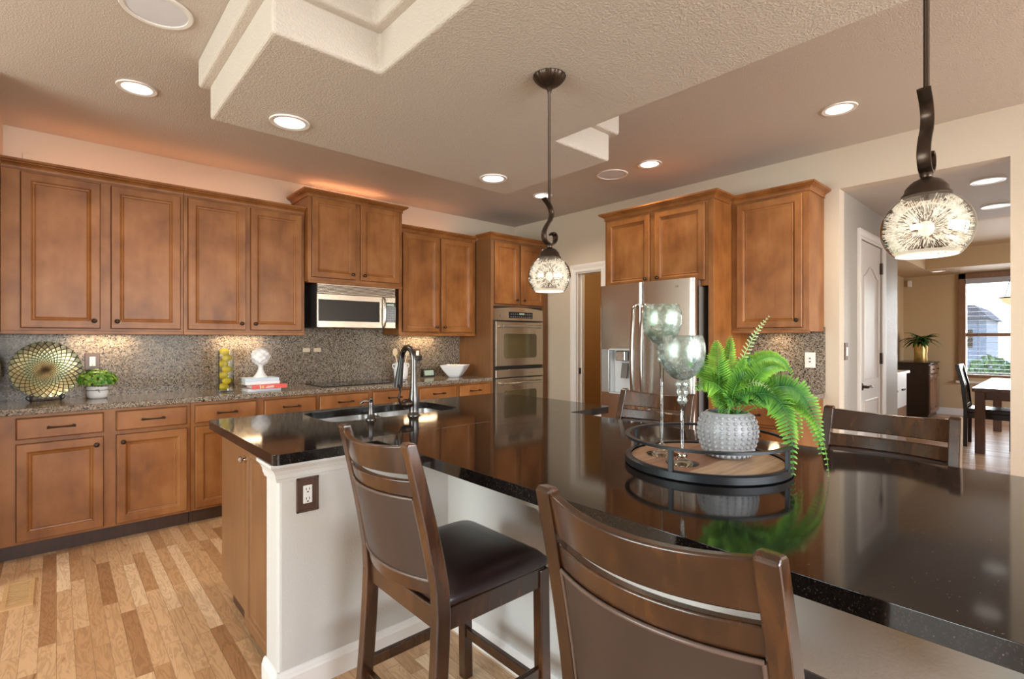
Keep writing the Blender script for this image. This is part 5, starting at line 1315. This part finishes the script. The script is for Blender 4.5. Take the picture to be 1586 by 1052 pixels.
# ------------------------------------------------------------------ counter stools
def stool(loc, rz, label):
    t = thing('counter_stool', loc, label, 'stool', 'leather counter stools at the island', rz)
    W = M_['stool']
    def post_x(z):            # rear post rake
        if z < 0.60: return -0.200 - 0.045 * ((0.60 - z) / 0.60) ** 1.6
        return -0.200 - 0.098 * ((z - 0.60) / 0.45) ** 1.25
    def sq(m, path, wx, wy):
        rings = []
        for (x, y, z) in path: rings.append([(x - wx / 2, y - wy / 2, z), (x + wx / 2, y - wy / 2, z), (x + wx / 2, y + wy / 2, z), (x - wx / 2, y + wy / 2, z)])
        m.loft(rings); return m
    zs = [0, 0.08, 0.16, 0.26, 0.36, 0.46, 0.56, 0.64, 0.72, 0.80, 0.88, 0.96, 1.02, 1.046]
    for s in (-1, 1):
        rings = []
        for z in zs:
            x = post_x(z); wx = 0.046 if z < 0.7 else 0.046 - 0.012 * (z - 0.7) / 0.35; y = s * (0.210 - 0.022 * max(0, z - 0.6))
            rings.append([(x - wx / 2, y - 0.0175, z), (x + wx / 2, y - 0.0175, z), (x + wx / 2, y + 0.0175, z), (x - wx / 2, y + 0.0175, z)])
        x = post_x(1.05)
        rings.append([(x - 0.008, y - 0.0165, 1.054), (x + 0.010, y - 0.0165, 1.052), (x + 0.010, y + 0.0165, 1.052), (x - 0.008, y + 0.0165, 1.054)])
        obj('leg', MB().loft(rings), W, t, bevel=0.004)
    for s in (-1, 1):
        obj('leg', sq(MB(), [(0.204, s * 0.214, 0), (0.198, s * 0.212, 0.3), (0.195, s * 0.210, 0.575)], 0.040, 0.040), W, t, bevel=0.004)
    # apron
    ap = MB(); ap.box(-0.20, 0.20, 0.200, 0.222, 0.515, 0.578).box(-0.20, 0.20, -0.222, -0.200, 0.515, 0.578).box(0.185, 0.207, -0.20, 0.20, 0.515, 0.578).box(-0.212, -0.190, -0.20, 0.20, 0.515, 0.578)
    obj('apron', ap, W, t, bevel=0.003)
    # stretchers
    for (x0, y0, x1, y1, z) in ((-0.205, 0.212, 0.196, 0.212, 0.235), (-0.205, -0.212, 0.196, -0.212, 0.235), (0.198, -0.21, 0.198, 0.21, 0.185), (-0.215, -0.21, -0.215, 0.21, 0.200)):
        m = MB()
        if y0 == y1: m.box(x0, x1, y0 - 0.010, y0 + 0.010, z - 0.018, z + 0.018)
        else: m.box(x0 - 0.010, x0 + 0.010, y0, y1, z - 0.018, z + 0.018)
        obj('stretcher', m, W, t, bevel=0.003)
    # cushion
    def cush(s, z, rad): return [(x, y, z) for x, y in round_poly([(-0.205 + s, -0.226 + s * 0.9), (0.226 - s, -0.232 + s), (0.226 - s, 0.232 - s), (-0.205 + s, 0.226 - s * 0.9)], [rad] * 4, 6)]
    m = MB(); rings = [cush(0.008, 0.5785, 0.03), cush(0.0, 0.590, 0.035), cush(0.002, 0.604, 0.04), cush(0.016, 0.620, 0.05), cush(0.045, 0.633, 0.06), cush(0.10, 0.641, 0.06), cush(0.17, 0.643, 0.04)]
    m.loft(rings); obj('seat', m, M_['leather'], t, smooth=60)
    # curved back members: bow towards the rear, ends housed in the posts
    def bow(y): return 0.048 * (1 - (y / 0.197) ** 2)
    def yw(z): return 1 - 0.105 * max(0, z - 0.6)
    def rail(z0, z1, th, name, mat, arch=0.0, n=17, pad=0.0, yend=0.197, parent=t, bev=0.004, off=0.0):
        rings = []
        for k in range(n):
            y = -yend + 2 * yend * k / (n - 1); r = []
            a = arch * (1 - (y / yend) ** 2)
            lo, hi = z0 - a * 0.4, z1 - a
            for (z, q) in ((lo, -1), (hi, -1), (hi, 1), (lo, 1)):
                r.append((post_x(z) - bow(y) + off + q * (th / 2 + pad), y * yw(z), z))
            rings.append(r)
        return obj(name, MB().loft(rings), mat, parent, smooth=30, bevel=bev)
    rail(0.962, 1.044, 0.022, 'top_rail', W, 0.012)
    rail(0.895, 0.945, 0.022, 'back_slat', W, 0.004)
    bk = rail(0.655, 0.893, 0.026, 'back_panel', M_['leather_back'], 0.0, yend=0.193, bev=0.006)
    for zz in (0.892, 0.658):
        obj('piping', MB().tube([(post_x(zz) - bow(y) - 0.0145, y * yw(zz), zz) for y in [-0.19 + 0.38 * k / 16 for k in range(17)]], 0.0042, 8), M_['piping'], bk, smooth=60)
    for s in (-1, 1):
        obj('piping', MB().tube([(post_x(zz) - bow(s * 0.190) - 0.0145, s * 0.190 * yw(zz), zz) for zz in [0.658 + 0.234 * k / 8 for k in range(9)]], 0.0042, 8), M_['piping'], bk, smooth=60)
    rail(0.612, 0.655, 0.024, 'lower_rail', W, 0.0)
    return t
s1_ = stool((0.995, 1.385, 0), 0, 'dark wood leather stool fully in view, tucked under the island bar')
def stool_copy(loc, rz, label):
    c = copy_tree(s1_); c.location = loc; c.rotation_euler = (0, 0, rz); c['label'] = label
    return c
stool_copy((0.985, 0.462, 0), 0, 'nearest leather stool, cropped at the bottom with its wide curved back')
stool_copy((2.075, 1.480, 0), PI, 'stool back rising beyond the counter, in front of the refrigerator')
stool_copy((2.085, 0.490, 0), PI + math.radians(-3), 'stool back beyond the counter right of the fern')

# ------------------------------------------------------------------ floor vent
fv_ = thing('floor_vent', (-0.145, 3.67, 0), 'wooden slatted vent set flush in the oak floor', 'floor vent')
m = MB(); x0, x1, y0, y1 = -0.205, -0.085, 3.48, 3.86
for b in ((x0, x0 + 0.02, y0, y1), (x1 - 0.02, x1, y0, y1), (x0 + 0.02, x1 - 0.02, y0, y0 + 0.03), (x0 + 0.02, x1 - 0.02, y1 - 0.03, y1)): m.box(b[0], b[1], b[2], b[3], 0.0005, 0.006)
obj('frame', m, M_['vent'], fv_, world=True, bevel=0.001)
obj('well_shade', MB().box(x0 + 0.018, x1 - 0.018, y0 + 0.028, y1 - 0.028, 0.0003, 0.0012), M_['cab_dark'], fv_, world=True)  # flat dark sheet painting the shade below the slats
m = MB()
for k in range(13): m.box(x0 + 0.02, x1 - 0.02, y0 + 0.036 + k * 0.0245, y0 + 0.050 + k * 0.0245, 0.001, 0.0052)
obj('slats', m, M_['vent'], fv_, world=True)

# ------------------------------------------------------------------ dining room
wn_ = struct('window_1', MB().box(11.60, 11.66, 1.215, 1.31, 0.60, 2.45).box(11.60, 11.66, 0.10, 0.20, 0.60, 2.45).box(11.60, 11.66, 0.10, 1.31, 2.36, 2.45).box(11.64, 11.74, 0.15, 1.26, 1.37, 1.43).box(11.66, 11.74, 0.15, 1.26, 0.66, 0.72).box(11.66, 11.74, 1.21, 1.26, 0.66, 2.40).box(11.66, 11.74, 0.15, 0.20, 0.66, 2.40), M_['window_wood'], bevel=0.003)
obj('window_sill', MB().box(11.56, 11.66, 0.06, 1.34, 0.57, 0.605), M_['trim'], wn_, bevel=0.004)
obj('pane', MB().box(11.715, 11.72, 0.20, 1.21, 0.72, 1.37), M_['pane'], wn_)
obj('pane', MB().box(11.715, 11.72, 0.20, 1.21, 1.43, 2.36), M_['pane'], wn_)
bl = thing('window_blind', (11.62, 0.70, 2.35), 'white horizontal slat blind lowered over the dining room window', 'blind')
obj('headrail', MB().box(11.585, 11.655, 0.20, 1.21, 2.27, 2.36), plain('blue_grey_headrail', (0.42, 0.42, 0.47), 0.5), bl, world=True, bevel=0.004)
sl = MB()
for k in range(20):
    z = 0.82 + k * 0.075; sl.box(11.600, 11.650, 0.205, 1.205, z, z + 0.004)
obj('slats', sl, M_['blind'], bl, world=True)
obj('bottom_rail', MB().box(11.602, 11.648, 0.205, 1.205, 0.745, 0.762), M_['blind'], bl, world=True)
obj('cords', MB().tube([(11.625, 1.06, 0.75), (11.625, 1.06, 2.3)], 0.004, 6).tube([(11.625, 0.35, 0.75), (11.625, 0.35, 2.3)], 0.004, 6), M_['keys'], bl, world=True)

sbd = thing('sideboard', (11.15, 1.82, 0), 'dark wood sideboard against the dining room wall', 'sideboard')
obj('carcass', MB().box(10.76, 11.58, 1.585, 2.07, 0.06, 0.905), M_['espresso'], sbd, world=True, bevel=0.004)
obj('top', MB().box(10.73, 11.60, 1.56, 2.075, 0.905, 0.932), M_['espresso'], sbd, world=True, bevel=0.005)
obj('plinth', MB().box(10.78, 11.56, 1.60, 2.06, 0.0, 0.06), M_['espresso'], sbd, world=True)
FSb = Face('back', 1.585)
for (a, b) in ((10.78, 11.16), (11.18, 11.56)):
    o = obj('drawer', slab(FSb, a, b, 0.745, 0.885), M_['window_wood'], sbd, world=True); obj('knob', knob_mb(FSb, (a + b) / 2, 0.815, 0.02), M_['bronze'], o, world=True, smooth=40)
    o = obj('door', panel_door(FSb, a, b, 0.08, 0.73, 0.02, 0.06), M_['window_wood'], sbd, world=True); obj('strap_hinge', fbox(FSb, a + 0.01, a + 0.13, 0.15, 0.18, 0.019, 0.024).add([], []), M_['bronze'], o, world=True); obj('strap_hinge', fbox(FSb, a + 0.01, a + 0.13, 0.62, 0.65, 0.019, 0.024), M_['bronze'], o, world=True)
vs_ = thing('vase_with_plant', (11.05, 1.735, 0.932), 'gold and silver patterned vase holding a dark leafy plant, on the sideboard', 'vase')
obj('vase', MB().lathe([(0.085, 0), (0.095, 0.02), (0.088, 0.12), (0.098, 0.22), (0.092, 0.33), (0.098, 0.37), (0.088, 0.37), (0.08, 0.3), (0.001, 0.28)], 28), M_['gold'], vs_, smooth=50)
rg = random.Random(9)
for k in range(56):
    a = rg.uniform(0, 2 * PI); ln = rg.uniform(0.20, 0.34); e = rg.uniform(0.15, 1.2); d = Vector((math.cos(a), math.sin(a), 0)); s = Vector((-math.sin(a), math.cos(a), 0))
    m = MB(); vsx = []; n = 7
    for i in range(n):
        t = i / (n - 1); p = Vector((0, 0, 0.36)) + d * (ln * t * (0.55 + 0.45 * math.cos(e * 0.6))) + UV * (ln * (math.sin(e) * t * 1.25 - 0.75 * t * t))
        w = 0.030 * math.sin(PI * min(0.97, t * 0.85 + 0.12)); vsx += [p - s * w, p + UV * (-w * 0.3), p + s * w]
    fs = []
    for i in range(n - 1):
        q = i * 3; fs += [(q, q + 1, q + 4, q + 3), (q + 1, q + 2, q + 5, q + 4)]
    obj('leaf', m.add(vsx, fs), M_['spider'], vs_, smooth=60)
pir = obj('motion_sensor', MB().box(11.605, 11.648, 1.96, 2.02, 2.28, 2.40), M_['white_plastic'], bevel=0.01); tag(pir, 'small white motion sensor high in the dining room corner', 'sensor')
hv = obj('wall_vent', MB().box(11.640, 11.649, 1.16, 1.28, 0.38, 0.44), M_['wall_dining'], bevel=0.003); tag(hv, 'small tan wall plate below the dining room window', 'wall plate')

cs = thing('side_console', (7.3, 1.50, 0), 'narrow white-topped cabinet peeking past the passage corner', 'cabinet')
obj('top', MB().box(7.05, 7.95, 1.355, 1.75, 0.905, 0.935), M_['trim'], cs, world=True, bevel=0.004)
obj('body', MB().box(7.08, 7.92, 1.385, 1.74, 0.50, 0.905), M_['trim'], cs, world=True, bevel=0.003)
obj('lower_door', MB().box(7.08, 7.92, 1.385, 1.74, 0.05, 0.50), M_['window_wood'], cs, world=True, bevel=0.003)
for (x) in (7.3, 7.7):
    obj('pull', MB().box(x - 0.06, x + 0.06, 1.365, 1.385, 0.70, 0.72), M_['black_plastic'], cs, world=True)

tb = thing('dining_table', (9.0, 0.30, 0), 'glossy dark rectangular dining table by the window', 'table')
obj('top', MB().box(7.92, 10.12, -0.25, 0.78, 0.715, 0.760), M_['dining_wood'], tb, world=True, bevel=0.006)
obj('apron', MB().box(8.0, 10.04, 0.69, 0.715, 0.62, 0.715).box(8.0, 10.04, -0.18, -0.155, 0.62, 0.715).box(7.99, 8.015, -0.16, 0.70, 0.62, 0.715).box(10.02, 10.045, -0.16, 0.7, 0.62, 0.715), M_['dining_wood'], tb, world=True, bevel=0.003)
for (x, y) in ((7.985, 0.71), (10.05, 0.71), (7.985, -0.18), (10.05, -0.18)):
    obj('leg', MB().box(x - 0.045, x + 0.045, y - 0.045, y + 0.045, 0, 0.715), M_['dining_wood'], tb, world=True, bevel=0.005)
def dining_chair(loc, rz, label):
    t = thing('dining_chair', loc, label, 'chair', None, rz)
    E_ = M_['espresso']
    obj('seat', MB().box(-0.22, 0.22, -0.24, 0.19, 0.42, 0.475), M_['leather'], t, bevel=0.015, seg=3)
    obj('apron', MB().box(-0.20, 0.20, -0.22, 0.18, 0.355, 0.42), E_, t, bevel=0.004)
    for (x, y) in ((-0.19, -0.21), (0.19, -0.21)): obj('leg', MB().box(x - 0.02, x + 0.02, y - 0.02, y + 0.02, 0, 0.42), E_, t, bevel=0.003)
    for x in (-0.195, 0.195):
        obj('leg', MB().loft([[(x - .02, y - .02, z), (x + .02, y - .02, z), (x + .02, y + .02, z), (x - .02, y + .02, z)] for y, z in ((0.20, 0), (0.195, 0.45), (0.22, 0.75), (0.275, 1.0))]), E_, t, bevel=0.003)
    for k in range(4):
        x = -0.12 + 0.08 * k
        obj('back_slat', MB().loft([[(x - .022, y - .007, z), (x + .022, y - .007, z), (x + .022, y + .007, z), (x - .022, y + .007, z)] for y, z in ((0.197, 0.50), (0.222, 0.75), (0.268, 0.96))]), E_, t)
    obj('top_rail', MB().box(-0.21, 0.21, 0.256, 0.288, 0.94, 1.01), E_, t, bevel=0.006)
    obj('lower_rail', MB().box(-0.19, 0.19, 0.185, 0.208, 0.485, 0.525), E_, t, bevel=0.003)
    return t
dc0 = dining_chair((8.55, 0.68, 0), 0, 'dark slatted dining chair pushed in at the dining table')
ch = thing('hanging_bowl_lamp', (9.0, 0.47, 1.85), 'cream glass bowl lamp hanging before the dining room window', 'lamp')
obj('bowl', MB().lathe([(0.001, -0.10), (0.05, -0.095), (0.11, -0.06), (0.15, 0.0), (0.145, 0.0), (0.10, -0.055), (0.001, -0.09)], 32), M_['lampglass'], ch, smooth=60)
obj('rim_band', MB().lathe([(0.148, -0.006), (0.156, -0.004), (0.156, 0.008), (0.148, 0.008), (0.148, -0.006)], 32, cap=False), M_['bronze'], ch, smooth=40)
for k in range(3):
    a = 2 * PI * k / 3 + 0.4; obj('chain', MB().tube([(0.15 * math.cos(a), 0.15 * math.sin(a), 0.0), (0.01 * math.cos(a), 0.01 * math.sin(a), 0.45)], 0.004, 6), M_['bronze'], ch)
obj('stem', MB().tube([(0, 0, 0.44), (0, 0, CH - 1.85)], 0.008, 8), M_['bronze'], ch)
obj('finial', MB().ball((0, 0, -0.11), 0.016, 12, 8), M_['bronze'], ch, smooth=60)

# outside the dining window
g = struct('ground_outside', MB().box(11.78, 60, -30, 30, -0.6, -0.5), M_['lawn'])
hs = thing('neighbour_house', (36, 2.4, -0.5), 'grey neighbouring house seen through the dining room blinds', 'house')
obj('wall', MB().box(34, 40, 2.8, 9.0, -0.5, 2.3), M_['rock'], hs, world=True)
obj('roof', MB().prism([(2.6, 2.3), (9.3, 2.3), (7.5, 3.3), (3.2, 3.0)], 'x', 33.7, 40.3), M_['roof'], hs, world=True)
for k in range(3):
    y = 3.3 + k * 1.8; obj('window', MB().box(33.97, 34.0, y, y + 0.8, 0.9, 1.8), M_['black_glass'], hs, world=True)
rg = random.Random(21)
bsh = thing('garden_bush', (17.5, 1.35, -0.5), 'green garden bush outside the dining room window', 'bush')
m = MB()
for i in range(900):
    u = rg.uniform(-0.2, 1); a = rg.uniform(0, 2 * PI); q = math.sqrt(1 - u * u); r = rg.uniform(0.7, 1)
    p = Vector((q * math.cos(a) * 0.8 * r, q * math.sin(a) * 0.75 * r, 0.4 + u * 1.0 * r)); nn = Vector((rg.uniform(-1, 1), rg.uniform(-1, 1), rg.uniform(-1, 1))).normalized(); s = nn.orthogonal().normalized() * 0.09; f = nn.cross(s)
    m.add([p - s, p - f * .6, p + s, p + f * .6], [(0, 1, 2, 3)])
o = obj('foliage', m, M_['bush'], bsh); o['kind'] = 'stuff'
obj('stems', MB().tube([(0, 0, 0), (0, 0, 0.6)], 0.04, 6).tube([(0, 0, 0.2), (0.4, 0.3, 0.8)], 0.03, 6).tube([(0, 0, 0.2), (-0.3, -0.4, 0.8)], 0.03, 6), M_['espresso'], bsh)
